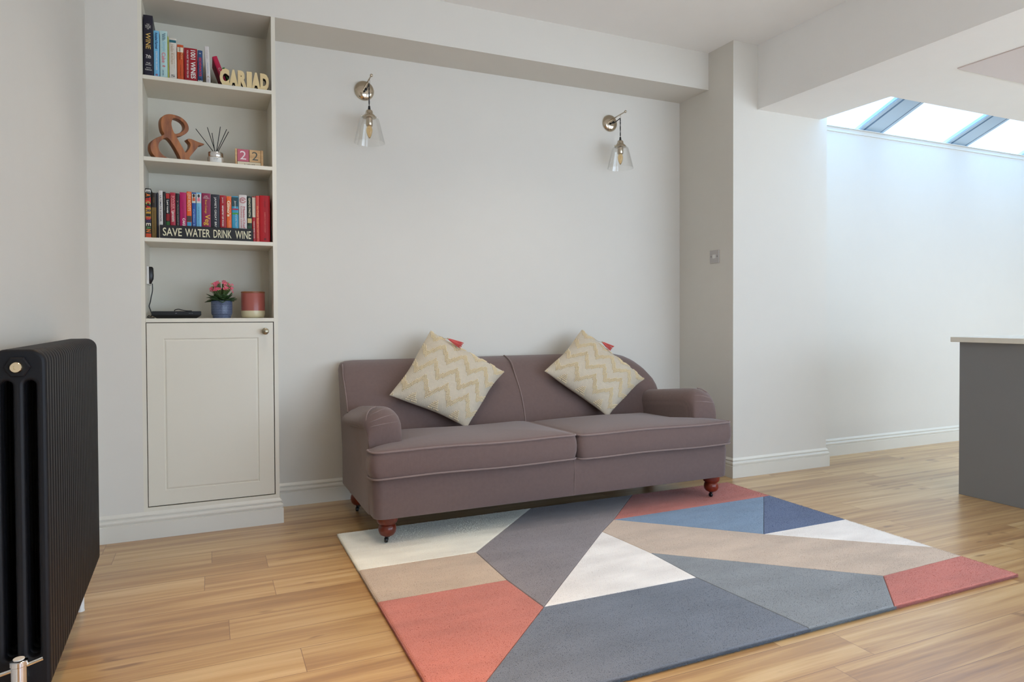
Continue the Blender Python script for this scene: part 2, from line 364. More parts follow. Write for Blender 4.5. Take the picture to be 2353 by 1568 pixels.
# ------------------------------------------------------------------ built-in bookcase with cupboard
Z1, Z2, Z3, Z4 = 2.2534, 1.8596, 1.4677, 1.0734
bc = thing('built_in_bookcase', 'tall white built-in bookcase with four open shelves above a panelled cupboard door', 'bookcase', (.02, YN, .13))
obj('back_panel', boxm(((NX0 - .018, YM - .002, .13), (NX1 + .018, YM + .012, ZN))), M_JOIN, bc)
for a, b in ((NX0 - .018, NX0), (NX1, XC)): obj('side_panel', boxm(((a, YN, .13), (b, YM - .002, ZN))), M_JOIN, bc)
for z in (Z1, Z2, Z3, Z4): obj('shelf', boxm(((NX0, YN - .0005, z - .0195), (NX1, YM - .002, z)), bevel=.001, seg=1), M_JOIN, bc)
obj('bottom_rail', boxm(((NX0, YN, .13), (NX1, YN + .018, .149))), M_JOIN, bc)
# door: a recessed field framed by a moulding
dx0, dx1, dz0, dz1 = NX0 + .003, NX1 - .004, .1535, 1.0505
fx0, fx1, fz0, fz1 = -.208, .228, .226, .973
rect = lambda i, y: [(fx0 + i, y, fz0 + i), (fx1 - i, y, fz0 + i), (fx1 - i, y, fz1 - i), (fx0 + i, y, fz1 - i)]
F = YN + .001
rings = [[(dx0, F + .02, dz0), (dx1, F + .02, dz0), (dx1, F + .02, dz1), (dx0, F + .02, dz1)], [(dx0, F + .001, dz0), (dx1, F + .001, dz0), (dx1, F + .001, dz1), (dx0, F + .001, dz1)],
         [(dx0 + .001, F, dz0 + .001), (dx1 - .001, F, dz0 + .001), (dx1 - .001, F, dz1 - .001), (dx0 + .001, F, dz1 - .001)],
         rect(0, F), rect(.0025, F + .0035), rect(.006, F + .0035), rect(.011, F + .0008), rect(.014, F + .0006)]
dr = obj('door', loft(rings), M_JOIN, bc)
obj('gap_shade_sheet', boxm(((NX0, YN + .012, .149), (NX1, YN + .016, 1.0539))), M_GAPSHADE, bc)  # dark sheet stands for the shade in the gap round the door
obj('door_knob', lathe([(.009, 0), (.0075, .004), (.006, .012), (.009, .016), (.0155, .021), (.0175, .027), (.016, .033), (.010, .037), (0, .0385)], (.261, F, 1.005), 28, 'y'), M_BRUSH, dr, 40)

# ------------------------------------------------------------------ books
def book(x0, x1, z0, z1, col, label, texts=(), panels=(), yf=None, depth=.2, tilt=0, rough=.45, pivot=None, group=None, cap=False):
    yf = YN + .045 if yf is None else yf
    wd = x1 - x0; h = z1 - z0; cx = (x0 + x1) / 2
    t = thing('book', label, 'book', (cx, yf, z0), group)
    m = mat('cover_%d_%d_%d' % col, col, rough)
    # rounded spine and two boards as one folded cover
    th = .0022; sp = min(.004, wd * .18)
    outer = [(x0 + .0004, yf + depth), (x0 + .0004, yf + sp * .7)] + [(cx - (wd / 2 - .0004) * math.cos(a), yf + sp * (1 - math.sin(a)) * .9) for a in [PI * k / 8 for k in range(1, 8)]] + [(x1 - .0004, yf + sp * .7), (x1 - .0004, yf + depth)]
    inner = [(x1 - th, yf + depth), (x1 - th, yf + sp + th), (x0 + th, yf + sp + th), (x0 + th, yf + depth)]
    lp = outer + inner
    cv = loft([[(a, b, z0) for a, b in lp], [(a, b, z1) for a, b in lp]]); bmesh.ops.triangulate(cv, faces=[f for f in cv.faces if len(f.verts) > 4])
    obj('cover', cv, m, t)
    obj('pages', boxm(((x0 + th, yf + sp + th, z0 + .003), (x1 - th, yf + depth - .004, z1 - .003))), M_PAGES, t)
    hid = (.014 if z0 > 2 else .005) / h       # lowest part of the spine is below the shelf edge's sight line
    for k, (pz0, pz1, pc) in enumerate(panels):      # printed colour blocks on the spine
        a, b = z0 + h * pz0, z0 + h * pz1
        obj('spine_panel', boxm(((x0 + wd * .06, yf - .0004 - k * .00015, a), (x1 - wd * .06, yf + .0012, b))), mat('print_%d_%d_%d' % pc, pc, .5), t)
    for tx in texts:                   # (string, mode, centre u, centre v, length, height, colour[, bold])
        s, mode, u, v, ln, ht, tc = tx[:7]; bold = tx[7] if len(tx) > 7 else .0
        mx = face_matrix((x0 + wd * u, yf - .0012, z0 + h * (hid + v * (1 - hid))), mode)
        if mode == 'down': a, b = ln * h * (1 - hid), ht * wd
        else: a, b = ln * wd, ht * h
        obj('spine_text', text_mesh(s, a, b, mx, bold=bold), mat('ink_%d_%d_%d' % tc, tc, .5), t)
    if tilt:
        t.rotation_euler = (0, tilt, 0)
        if pivot: t.location = pivot
    return t
WH = (232, 228, 220); GOLD = (214, 176, 96); BK = (18, 18, 22); RED = (165, 22, 34)
G1 = 'books on the top shelf'
book(-.282, -.240, Z1, 2.560, (24, 20, 38), 'tall dark navy wine book with gold title, leftmost on the top shelf', [
    ('THE', 'up', .5, .845, .3, .016, WH), ('WORLD', 'up', .5, .82, .6, .018, WH), ('ATLAS', 'up', .5, .795, .55, .018, WH), ('OF', 'up', .5, .77, .22, .016, WH),
    ('WINE', 'down', .5, .57, .27, .50, GOLD, .01), ('7th', 'up', .5, .315, .52, .044, WH, .01), ('EDITION', 'up', .5, .283, .5, .009, WH),
    ('Hugh', 'up', .5, .20, .42, .026, WH), ('Johnson', 'up', .5, .17, .62, .026, WH), ('Jancis', 'up', .5, .12, .45, .022, WH), ('Robinson', 'up', .5, .09, .68, .022, WH)], depth=.24, group=G1)
book(-.238, -.2125, Z1, 2.490, (112, 178, 214), 'pale blue book with dark blue and white spine lettering beside the navy wine book', [
    ('Annabel Karmel', 'down', .5, .78, .36, .42, (24, 40, 90), .02), ('COMPLETE FAMILY MEAL PLANNER', 'down', .5, .34, .42, .3, WH), ('e', 'up', .5, .03, .4, .035, RED)], group=G1)
book(-.2105, -.177, Z1, 2.494, (178, 208, 206), 'pale aqua book with pink script title on the top shelf', [
    ('Rachel Allen', 'down', .66, .88, .14, .25, (40, 110, 130)), ('RECIPES FROM', 'down', .42, .86, .14, .2, (30, 80, 110)), ('Simple', 'down', .5, .66, .22, .55, (140, 190, 205)), ('Cake', 'down', .5, .42, .22, .5, (220, 120, 130), .01),
    ('o', 'up', .5, .235, .35, .03, (205, 50, 50), .03), ('HOME COOKING', 'down', .4, .09, .12, .2, (30, 80, 110))], group=G1)
book(-.1765, -.172, Z1, 2.470, (196, 206, 96), 'thin lime green booklet squeezed beside the pale aqua book', depth=.17, group=G1)
book(-.170, -.1365, Z1, 2.464, (214, 206, 192), 'cream book with a teal cap at the top of its spine', [
    ('Hello Kitchen', 'down', .42, .60, .5, .38, (178, 150, 120)), ('cooking with love', 'down', .7, .45, .4, .16, (190, 165, 120)), ('S', 'up', .5, .06, .5, .05, BK)], [(.90, .96, (38, 100, 112)), (.0, .025, BK)], group=G1)
book(-.1345, -.1055, Z1, 2.438, (196, 78, 28), 'orange paperback guide on the top shelf', [
    ('GOOD', 'down', .40, .865, .14, .26, BK, .01), ('The Secret', 'down', .75, .68, .2, .28, (232, 180, 120)), ('Wine Guide', 'down', .45, .66, .2, .26, (110, 30, 10)), ('one hundred country pubs', 'down', .5, .26, .32, .22, (110, 30, 10))], [(.80, .93, (225, 214, 190))], group=G1)
book(-.1035, -.0435, Z1, 2.428, (150, 16, 30), 'thick dark red book with large white 1001 WINES lettering', [
    ('1001 WINES', 'down', .68, .5, .88, .36, WH, .02), ('YOU MUST TRY BEFORE YOU DIE', 'down', .27, .5, .86, .13, WH)], group=G1)
book(-.0420, -.0190, Z1, 2.424, (44, 74, 118), 'dark blue paperback with red lettering beside the thick red book', [
    ('SIDEWAYS', 'down', .5, .47, .6, .5, (196, 40, 60), .02), ('o', 'up', .5, .90, .35, .03, WH), ('BBC', 'down', .5, .06, .08, .45, BK, .01)], [(.01, .12, (205, 205, 195))], group=G1)
book(-.0115, .0095, Z1, 2.449, (214, 208, 204), 'slim white book leaning slightly on the top shelf', [
    ('YOUR BABY', 'down', .5, .78, .26, .42, (196, 180, 178)), ('feeding week by week', 'down', .5, .40, .3, .3, (150, 170, 196)), ('A', 'up', .5, .16, .6, .04, (150, 110, 80)), ('CARROLL', 'down', .5, .06, .09, .3, (180, 160, 160))], tilt=math.radians(-2.2), pivot=(.0075, YN + .045, Z1), group=G1)
book(.0, .024, Z1, 2.421, (178, 18, 62), 'crimson book leaning against the white book behind the wooden letters', [
    ('Curries', 'down', .5, .46, .3, .42, (232, 190, 190))], tilt=math.radians(-20), pivot=(.094, YN + .075, Z1 + .0047), depth=.17, group=G1)
book(.0, .012, Z1, 2.378, (52, 120, 52), 'thin green book leaning on the crimson book', tilt=math.radians(-20), pivot=(.1215, YN + .10, Z1 + .0023), depth=.15, group=G1)
# row on the third shelf
G3 = 'cookery books on the third shelf'
CRM = (228, 214, 180); YEL = (226, 178, 60)
YB = YN + .05
def rb(x0, x1, zt, col, label, texts=(), panels=(), **k): return book(x0, x1, Z3, zt, col, label, texts, panels, yf=YB, group=G3, **k)
t = rb(-.2835, -.2575, 1.713, (22, 26, 20), 'black book lettered EAT CARIBBEAN in mixed bright colours, leftmost on the third shelf', [], [(.40, .62, (196, 150, 50)), (.02, .10, (196, 70, 30)), (.12, .24, (60, 54, 30)), (.70, .78, (196, 60, 40))])
cc = [(232, 228, 220), (226, 120, 40), (226, 60, 50), (150, 190, 110), (210, 50, 45), (30, 40, 90), (40, 34, 30), (200, 40, 50), (70, 50, 90), (214, 205, 185), (70, 130, 80), (226, 120, 40), (220, 214, 190)]
zc = [.95, .87, .80, .71, .63, .55, .47, .40, .35, .28, .215, .155, .09]
for s, c2, v in zip('EATCARIBBEAN ', cc, zc):
    if s != ' ': obj('spine_text', text_mesh(s, .014, .021, face_matrix((-.2705, YB - .0008, Z3 + .245 * v), 'down'), bold=.02), mat('ink_%d_%d_%d' % c2, c2, .5), t)
rb(-.2565, -.2345, 1.694, (40, 30, 20), 'dark brown book with an olive gold lower spine', [('INDIAN', 'down', .5, .84, .12, .3, (120, 96, 50)), ('the essential kitchen collection', 'down', .5, .35, .5, .24, (70, 52, 20))], [(.01, .68, (118, 92, 38))])
rb(-.2335, -.2265, 1.696, (26, 28, 44), 'very thin navy book beside the olive gold book')
rb(-.2255, -.2065, 1.707, (206, 202, 196), 'white slim book with dark ULTIMATE STACK lettering', [('ULTIMATE STACK', 'down', .5, .62, .56, .36, (60, 50, 60), .01), ('COLLINS', 'down', .5, .22, .16, .3, (150, 150, 150))])
rb(-.2055, -.1940, 1.702, (26, 24, 22), 'thin black book with a faint grey spine title', [('spice notes', 'down', .5, .75, .3, .3, (150, 140, 120))])
rb(-.1930, -.1755, 1.697, (20, 18, 18), 'black book with red and green spine patches and white script', [('Levi roots', 'down', .45, .70, .28, .5, WH, .02)], [(.88, .99, (170, 40, 36)), (.40, .55, (130, 16, 22)), (.24, .38, (40, 90, 36))])
rb(-.1745, -.1500, 1.701, (166, 28, 52), 'crimson book with pale LEVI ROOTS lettering and a white foot', [('SWEET', 'down', .65, .75, .36, .34, (226, 150, 150), .01), ('CARIBBEAN', 'down', .3, .75, .36, .28, (226, 150, 150)), ('LEVI ROOTS', 'down', .5, .475, .23, .42, WH, .02)], [(.0, .27, (214, 205, 196))])
rb(-.1490, -.1325, 1.698, (30, 26, 28), 'black book with grey slanted title beside the crimson one', [('Y', 'up', .5, .82, .5, .03, (226, 150, 150)), ('Perfectly baked bliss', 'down', .5, .5, .5, .4, (150, 140, 130))])
rb(-.1315, -.1010, 1.705, (172, 12, 88), 'magenta book lettered CAKE at its lower end', [('the big book of', 'down', .5, .62, .35, .18, (120, 8, 62)), ('CAKE', 'down', .6, .36, .165, .38, WH, .02)])
rb(-.1000, -.0775, 1.711, (226, 96, 30), 'bright orange book with cream LEVI ROOTS lettering', [('LEVI ROOTS', 'down', .5, .78, .38, .55, CRM, .0)], [(.38, .50, (70, 60, 56)), (.29, .37, (60, 150, 190))])
def portrait(t, x, z, hair, dress):
    for nm, lp, c2 in (('spine_print', [(x + .0055 * math.cos(2 * PI * k / 14), z + .0085 * math.sin(2 * PI * k / 14)) for k in range(14)], hair),
                       ('spine_print', [(x - .0065, z - .027), (x + .0065, z - .027), (x + .0065, z - .016), (x + .003, z - .009), (x - .003, z - .009), (x - .0065, z - .016)], dress)):
        me = curve_mesh([lp], .0006); me.transform(face_matrix((0, YB - .0002, 0), 'up')); obj(nm, me, mat('print_%d_%d_%d' % c2, c2, .6), t)
t = rb(-.0765, -.0575, 1.708, (36, 78, 150), 'royal blue slim book with an orange-dressed figure printed at the top', [('Caribbean Soul Food', 'down', .5, .34, .6, .34, (160, 200, 226))], [(.78, .97, (200, 200, 190))])
portrait(t, -.067, 1.692, (50, 34, 30), (196, 90, 50))
t = rb(-.0565, -.0325, 1.709, (112, 176, 208), 'sky blue book with a pink-dressed figure printed at the top', [('the great baking cookbook', 'down', .5, .45, .5, .26, (60, 110, 150))], [(.78, .97, (205, 205, 200))])
portrait(t, -.0445, 1.692, (66, 60, 62), (216, 120, 140))
rb(-.0315, .0105, 1.708, (134, 28, 70), 'thick plum book with a big yellow Veg title', [('River Cottage', 'down', .45, .71, .29, .28, YEL), ('Veg', 'down', .55, .425, .23, .72, YEL, .01), ('Hugh', 'up', .5, .94, .3, .02, WH), ('Fearnley', 'up', .5, .915, .5, .02, WH), ('Whittingstall', 'up', .5, .89, .7, .02, WH)])
rb(.0115, .0515, 1.705, (34, 34, 44), 'thick charcoal hardback lettered JAMIE\'S GREAT BRITAIN', [("JAMIE'S GREAT BRITAIN", 'down', .5, .53, .82, .30, WH)])
rb(.0530, .0835, 1.703, (156, 20, 32), 'dark red book lettered MINISTRY OF FOOD', [("Jamie's", 'down', .45, .89, .13, .28, WH), ('MINISTRY OF FOOD', 'down', .45, .54, .46, .24, WH, .02)])
rb(.0845, .1085, 1.700, (224, 100, 44), "orange book with large cream Gino's lettering", [("Gino's", 'down', .45, .72, .36, .66, CRM, .03), ('Italian', 'down', .6, .35, .2, .3, (240, 160, 110))])
rb(.1095, .1420, 1.702, (58, 146, 178), 'turquoise patterned book with dark green top beside the orange one', [('Jamie', 'down', .5, .82, .16, .3, WH), ('Everyday Super Food', 'down', .62, .4, .4, .2, WH)], [(.78, .98, (36, 66, 72)), (.60, .64, (70, 150, 60)), (.70, .73, (170, 40, 60))])
t = rb(.1435, .1820, 1.712, (206, 200, 196), 'wide white book with a red swirl emblem and red course title', [('MasterChef', 'down', .64, .51, .47, .28, (178, 24, 48)), ('Cookery course', 'down', .30, .52, .47, .26, (178, 24, 48)), ('m', 'up', .5, .885, .26, .028, (178, 24, 48), .02)])
sw = bmesh.new()
for r in (.0145, .0105): tube([(.1628 + r * math.cos(a), YB - .0004, Z3 + .216 + r * math.sin(a)) for a in [.3 + (2 * PI - .5) * k / 30 for k in range(31)]], .0009, 6, bm=sw)
obj('spine_print', sw, mat('ink_178_24_48', (178, 24, 48)), t)
rb(.1835, .2065, 1.707, (24, 44, 36), "dark green book lettered GINO'S PASTA", [("GINO'S PASTA", 'down', .5, .75, .42, .42, CRM, .01)], [(.42, .52, (196, 176, 120)), (.12, .36, (36, 70, 44))])
rb(.2075, .2245, 1.707, (160, 24, 36), 'slim book with cream upper spine and red lower spine', [('MARCO PIERRE WHITE', 'down', .65, .78, .4, .2, (120, 40, 40)), ('MARCO PIERRE WHITE', 'down', .5, .26, .38, .26, WH, .01)], [(.55, .98, (206, 196, 176))])
rb(.2255, .2430, 1.712, (198, 70, 62), 'salmon red paperback with gold script title', [('the Cook Book', 'down', .5, .58, .4, .45, (236, 170, 110)), ('the real cook', 'down', .5, .22, .3, .35, (236, 170, 110))])
rb(.2440, .2960, 1.716, (176, 6, 20), 'thick bright red hardback at the right end of the third shelf', [('COMPLETE ITALIAN COOKERY', 'down', .5, .42, .44, .12, (226, 120, 110)), ('LAROUSSE', 'down', .5, .82, .14, .14, (120, 4, 14)), ('o', 'up', .5, .06, .2, .04, (70, 8, 12), .04)])

# word signs
sg = thing('word_sign', 'cream wooden CARIAD letters standing at the right of the top shelf', 'sign', (.18, YN + .02, Z1))
ws = [.046, .046, .046, .026, .046, .044]; x = .0585
lets = 'CARIAD'
for ch, wd in zip(lets, ws):
    hgt = .088
    mx = face_matrix((x + wd / 2, YN + .052, Z1 + hgt / 2), 'up')
    back = text_mesh(ch, wd - .001, hgt, mx, ext=.030, bold=.08)
    bl = obj('letter', back, mat('sign_dark_edge', (34, 26, 22), .7), sg)
    mx = face_matrix((x + wd / 2, YN + .022, Z1 + hgt / 2), 'up')
    obj('letter_face', text_mesh(ch, wd - .001, hgt, mx, ext=.003, bold=.07), mat('sign_cream', (222, 198, 148), .6), bl)
    x += wd - .0035
sg = thing('plaque', 'long black plaque reading SAVE WATER DRINK WINE in front of the cookery books', 'sign', (-.006, YN + .02, Z3))
obj('board', boxm(((-.219, YN + .016, Z3), (.210, YN + .036, Z3 + .066)), bevel=.0015, seg=1), mat('plaque_black', (24, 23, 24), .5), sg)
for wd, a, b in (('SAVE', -.206, -.122), ('WATER', -.107, .006), ('DRINK', .022, .106), ('WINE', .124, .199)):
    obj('lettering', text_mesh(wd, b - a, .040, face_matrix(((a + b) / 2, YN + .0155, Z3 + .033), 'up'), bold=.006), mat('plaque_cream', (222, 216, 184), .6), sg)

# ------------------------------------------------------------------ ampersand ornament
def amp():
    S = .000304; cs = 1 / math.cos(math.radians(20))
    outer = [(400, 592), (378, 530), (362, 440), (366, 350), (400, 282), (470, 243), (560, 236), (650, 255), (722, 306), (760, 370), (766, 440), (735, 500), (680, 548), (610, 580), (587, 592), (622, 665), (672, 755), (716, 828),
             (758, 775), (785, 715), (785, 665), (757, 632), (741, 606), (760, 592), (802, 588), (850, 600), (920, 620), (985, 630), (1000, 645), (960, 670), (922, 676), (882, 738), (830, 815), (775, 908), (812, 968), (860, 1022),
             (700, 1022), (655, 1003), (560, 1020), (480, 1022), (400, 1020), (300, 995), (240, 940), (210, 870), (206, 800), (228, 735), (290, 668)]
    h1 = [(548, 292), (524, 330), (512, 385), (520, 450), (542, 515), (566, 547), (615, 528), (668, 488), (702, 436), (704, 378), (676, 330), (620, 300)]
    h2 = [(425, 640), (375, 680), (335, 735), (322, 800), (338, 870), (392, 935), (470, 972), (545, 985), (610, 970), (636, 940), (590, 832), (530, 725), (470, 648)]
    T = lambda l: [tuple(v)[:2] for v in smooth_path([((a - 560) * S * cs, (1022 - b) * S, 0) for a, b in l], 4, True)]
    # keep the sharp junctions of the outline as given, smooth the loops
    o = [((a - 560) * S * cs, (1022 - b) * S) for a, b in outer]
    me = curve_mesh([T(outer), T(h1), T(h2)], .044, .0015, 1)
    mx = Matrix.Translation((-.165, YN + .13, Z2)) @ Matrix.Rotation(math.radians(20), 4, 'Z') @ Matrix(((1, 0, 0), (0, 0, -1), (0, 1, 0))).to_4x4()
    me.transform(mx)
    single('ampersand_ornament', me, wood_mat('carved_walnut', (112, 58, 24), (168, 100, 46), (26, 26, 4), .42), 'large carved brown wooden ampersand on the second shelf', 'ornament', (-.165, YN + .12, Z2), sm=35)
amp()
single('pebble', lathe([(0, 0), (.006, 0), (.0095, .004), (.008, .009), (0, .0115)], (-.058, YN + .06, Z2), 16), mat('pebble_brown', (92, 50, 34), .5), 'tiny brown pebble between the ampersand and the reed diffuser', 'ornament', (-.058, YN + .06, Z2), sm=60)
# ------------------------------------------------------------------ reed diffuser
rd = thing('reed_diffuser', 'glass reed diffuser with silver collar and black reeds on the second shelf', 'diffuser', (.037, YN + .10, Z2))
c = (.037, YN + .10, Z2)
obj('jar', lathe([(.036, 0), (.0395, .003), (.0395, .040), (.037, .044), (.034, .044)], c, 36), mat('frosted_jar', (196, 186, 170), .15, .3), rd, 40)
obj('collar', lathe([(.037, .044), (.0375, .045), (.0375, .066), (.036, .068), (.012, .068)], c, 36), M_CHROME, rd, 40)
lb = loft([[(c[0] + .0398 * math.sin(a), c[1] - .0398 * math.cos(a), c[2] + z) for a in [-.75 + 1.5 * k / 10 for k in range(11)]] + [(c[0] + .0392 * math.sin(a), c[1] - .0392 * math.cos(a), c[2] + z) for a in [.75 - 1.5 * k / 10 for k in range(11)]] for z in (.003, .038)])
lo = obj('label_wrap', lb, mat('white_label', (224, 222, 216), .5), rd)
for s, z, a, b in (('NEOM', .032, .022, .005), ('REAL LUXURY', .025, .02, .0028), ('reed', .012, .014, .003)):
    obj('lettering', text_mesh(s, a, b, face_matrix((c[0], c[1] - .0402, c[2] + z), 'up')), mat('ink_grey', (90, 88, 84)), lo)
for dx, dz, dy, bx in ((-.092, .102, -.01, .0), (-.040, .118, .0, .002), (-.014, .096, .02, -.002), (.022, .130, .01, .002), (.054, .120, .01, .0), (.060, .104, -.01, .003)):
    obj('reed', tube([(c[0] + bx - dx * .12, c[1] - dy * .2, Z2 + .045), (c[0] + bx + dx, c[1] + dy, Z2 + .078 + dz)], .0017, 8), mat('black_reed', (12, 12, 12), .7), rd)
# ------------------------------------------------------------------ block calendar
bcx = thing('block_calendar', 'wooden block calendar showing 22 August at the right of the second shelf', 'calendar', (.2, YN + .10, Z2))
M_PALE = wood_mat('pale_beech', (190, 150, 104), (214, 178, 130), (4, 30, 30), .6)
obj('holder', boxm(((.130, YN + .085, Z2), (.139, YN + .135, Z2 + .098)), ((.256, YN + .085, Z2), (.267, YN + .135, Z2 + .098)), ((.139, YN + .125, Z2), (.256, YN + .135, Z2 + .095)), ((.139, YN + .085, Z2), (.256, YN + .125, Z2 + .004))), M_PALE, bcx)
obj('month_bar', boxm(((.1405, YN + .084, Z2 + .004), (.2545, YN + .12, Z2 + .032)), bevel=.0008, seg=1), mat('month_cream', (214, 200, 172), .6), bcx)
obj('lettering', text_mesh('AUGUST', .056, .011, face_matrix((.198, YN + .0838, Z2 + .0165), 'up'), bold=.01), mat('ink_dark', (50, 46, 42)), bcx)
b1 = obj('number_block', boxm(((.1405, YN + .084, Z2 + .033), (.1965, YN + .124, Z2 + .0965)), bevel=.001, seg=1), mat('pink_block', (186, 96, 112), .6), bcx); b1['label'] = 'pink painted number block'
obj('numeral', text_mesh('2', .030, .044, face_matrix((.168, YN + .0838, Z2 + .065), 'up')), mat('numeral_white', (228, 214, 214)), b1)
b2 = obj('number_block', boxm(((.1985, YN + .084, Z2 + .033), (.2545, YN + .124, Z2 + .0965)), bevel=.001, seg=1), M_PALE, bcx)
obj('numeral', text_mesh('2', .030, .044, face_matrix((.2265, YN + .0838, Z2 + .065), 'up')), mat('numeral_grey', (84, 84, 76)), b2)

# ------------------------------------------------------------------ lowest shelf: router, plug, plant, jar
rt_ = thing('router', 'flat black broadband box at the left of the lowest shelf', 'router', (-.15, YN + .13, Z4))
r0, r1 = -.262, -.040
rr = [[(r0 + i, YN + .06 + i * .4, z), (r1 - i, YN + .06 + i * .4, z), (r1 - i, YN + .20, z), (r0 + i, YN + .20, z)] for z, i in ((Z4, .022), (Z4 + .012, .004), (Z4 + .018, 0), (Z4 + .034, 0), (Z4 + .036, .002))]
obj('case', loft(rr), M_BLACK, rt_)
for xx in (-.095, -.088, -.081): obj('status_light', boxm(((xx, YN + .0594, Z4 + .024), (xx + .002, YN + .0602, Z4 + .026))), mat('status_grey', (150, 150, 150)), rt_)
obj('status_light', boxm(((-.158, YN + .0594, Z4 + .0245), (-.150, YN + .0602, Z4 + .0265))), mat('status_grey', (150, 150, 150)), rt_)
obj('cable_loop', tube(smooth_path([(-.16, YN + .19, Z4 + .030), (-.165, YN + .16, Z4 + .041), (-.148, YN + .15, Z4 + .047), (-.13, YN + .15, Z4 + .043), (-.11, YN + .16, Z4 + .039), (-.085, YN + .17, Z4 + .0385)]), .0022, 8), M_BLACK, rt_, 60)
single('wall_socket', boxm(((NX0, YN + .10, 1.245), (NX0 + .009, YN + .245, 1.335)), bevel=.002), M_WPLAST, 'white double wall socket on the left side inside the lowest shelf', 'socket', (NX0, YN + .17, 1.29))
pl = thing('power_plug', 'black mains plug with cable hanging in the lowest shelf', 'plug', (NX0 + .02, YN + .14, 1.27))
obj('plug_body', loft([[(NX0 + .009 + a, YN + .14 + b, z) for a, b in ((0, -s), (s * 1.0, -s), (s * 1.35, -s * .6), (s * 1.35, s * .6), (s, s), (0, s))] for z, s in ((1.334, .010), (1.328, .0135), (1.29, .0145), (1.272, .0135), (1.258, .009), (1.248, .006))]), M_BLACK, pl, 50)
obj('cable', tube(smooth_path([(-.263, YN + .14, 1.250), (-.263, YN + .14, 1.215), (-.268, YN + .135, 1.185), (-.273, YN + .13, 1.155), (-.2765, YN + .11, 1.135), (-.270, YN + .10, 1.115), (-.262, YN + .075, 1.092), (-.266, YN + .055, 1.082), (-.274, YN + .045, 1.087), (-.278, YN + .04, 1.080), (-.268, YN + .04, Z4 + .003), (-.250, YN + .05, Z4 + .003)]), .0024, 8), M_BLACK, pl, 60)

fp = thing('potted_plant', 'pink flowering plant in a blue patterned pot on the lowest shelf', 'plant', (.058, YN + .11, Z4))
c = Vector((.058, YN + .11, Z4))
def pot_mat():
    mt = bpy.data.materials.new('blue_patterned_glaze'); mt.use_nodes = True; nt = mt.node_tree; b = nt.nodes['Principled BSDF']
    tc = nt.nodes.new('ShaderNodeTexCoord'); v = nt.nodes.new('ShaderNodeTexVoronoi'); v.inputs['Scale'].default_value = 300; v.feature = 'DISTANCE_TO_EDGE'; nt.links.new(tc.outputs['Object'], v.inputs[0])
    wv = nt.nodes.new('ShaderNodeTexWave'); wv.bands_direction = 'Z'; wv.inputs['Scale'].default_value = 24; nt.links.new(tc.outputs['Object'], wv.inputs[0])
    f = mathn(nt, 'ADD', mathn(nt, 'MULTIPLY', v.outputs[0], 2.4), mathn(nt, 'MULTIPLY', wv.outputs['Fac'], .12))
    nt.links.new(ramp(nt, f, [(.10, srgb((112, 124, 148))), (.4, srgb((58, 70, 98)))]), b.inputs['Base Color']); b.inputs['Roughness'].default_value = .35
    return mt
obj('pot', lathe([(.043, 0), (.044, .002), (.0445, .014), (.0475, .016), (.0508, .026), (.0515, .088), (.050, .090), (.047, .089), (.046, .078), (0, .078)], c, 40), pot_mat(), fp, 40)
obj('soil', lathe([(.0455, .079), (.02, .084), (0, .085)], c, 20, cap=False), mat('dark_soil', (40, 30, 22), .95), fp)
def leaf(bm, base, d, ln, wd, droop, rr):
    d = Vector(d).normalized(); s = d.cross(Vector((0, 0, 1))).normalized(); n = 8; rows = []
    for i in range(n + 1):
        t = i / n; w = wd * math.sin(PI * min(1, t * .93 + .05)) ** .7 * (1 - .15 * t)
        if i == n: w = .0008
        p = base + d * ln * t + Vector((0, 0, 1)) * (-droop * t * t * ln)
        rows.append([bm.verts.new(p - s * w + Vector((0, 0, w * .25))), bm.verts.new(p), bm.verts.new(p + s * w + Vector((0, 0, w * .25)))])
    for a, b in zip(rows, rows[1:]):
        bm.faces.new((a[0], a[1], b[1], b[0])); bm.faces.new((a[1], a[2], b[2], b[1]))
bm = bmesh.new()
for k in range(26):
    a = 2 * PI * k / 13 + random.uniform(-.2, .2); el = random.uniform(.1, .45) if k < 13 else random.uniform(.6, 1.3)
    leaf(bm, c + Vector((.012 * math.cos(a), .012 * math.sin(a), .084)), (math.cos(a), math.sin(a), el), random.uniform(.054, .074), random.uniform(.018, .024), random.uniform(-.1, .35), random)
leaf(bm, c + Vector((-.01, -.02, .09)), (-1, -.1, .55), .072, .019, .25, random); leaf(bm, c + Vector((.02, -.02, .088)), (1, -.1, .35), .058, .019, .1, random)
leaf(bm, c + Vector((.0, -.02, .09)), (.1, -1, .9), .05, .018, .5, random)
lv = me_from(bm); o = obj('foliage', lv, mat('dark_green_leaf', (46, 70, 34), .4, var=.25, vscale=40), fp, 60)
so = o.modifiers.new('s', 'SOLIDIFY'); so.thickness = .0012
bm = bmesh.new(); stems = bmesh.new(); buds = bmesh.new()
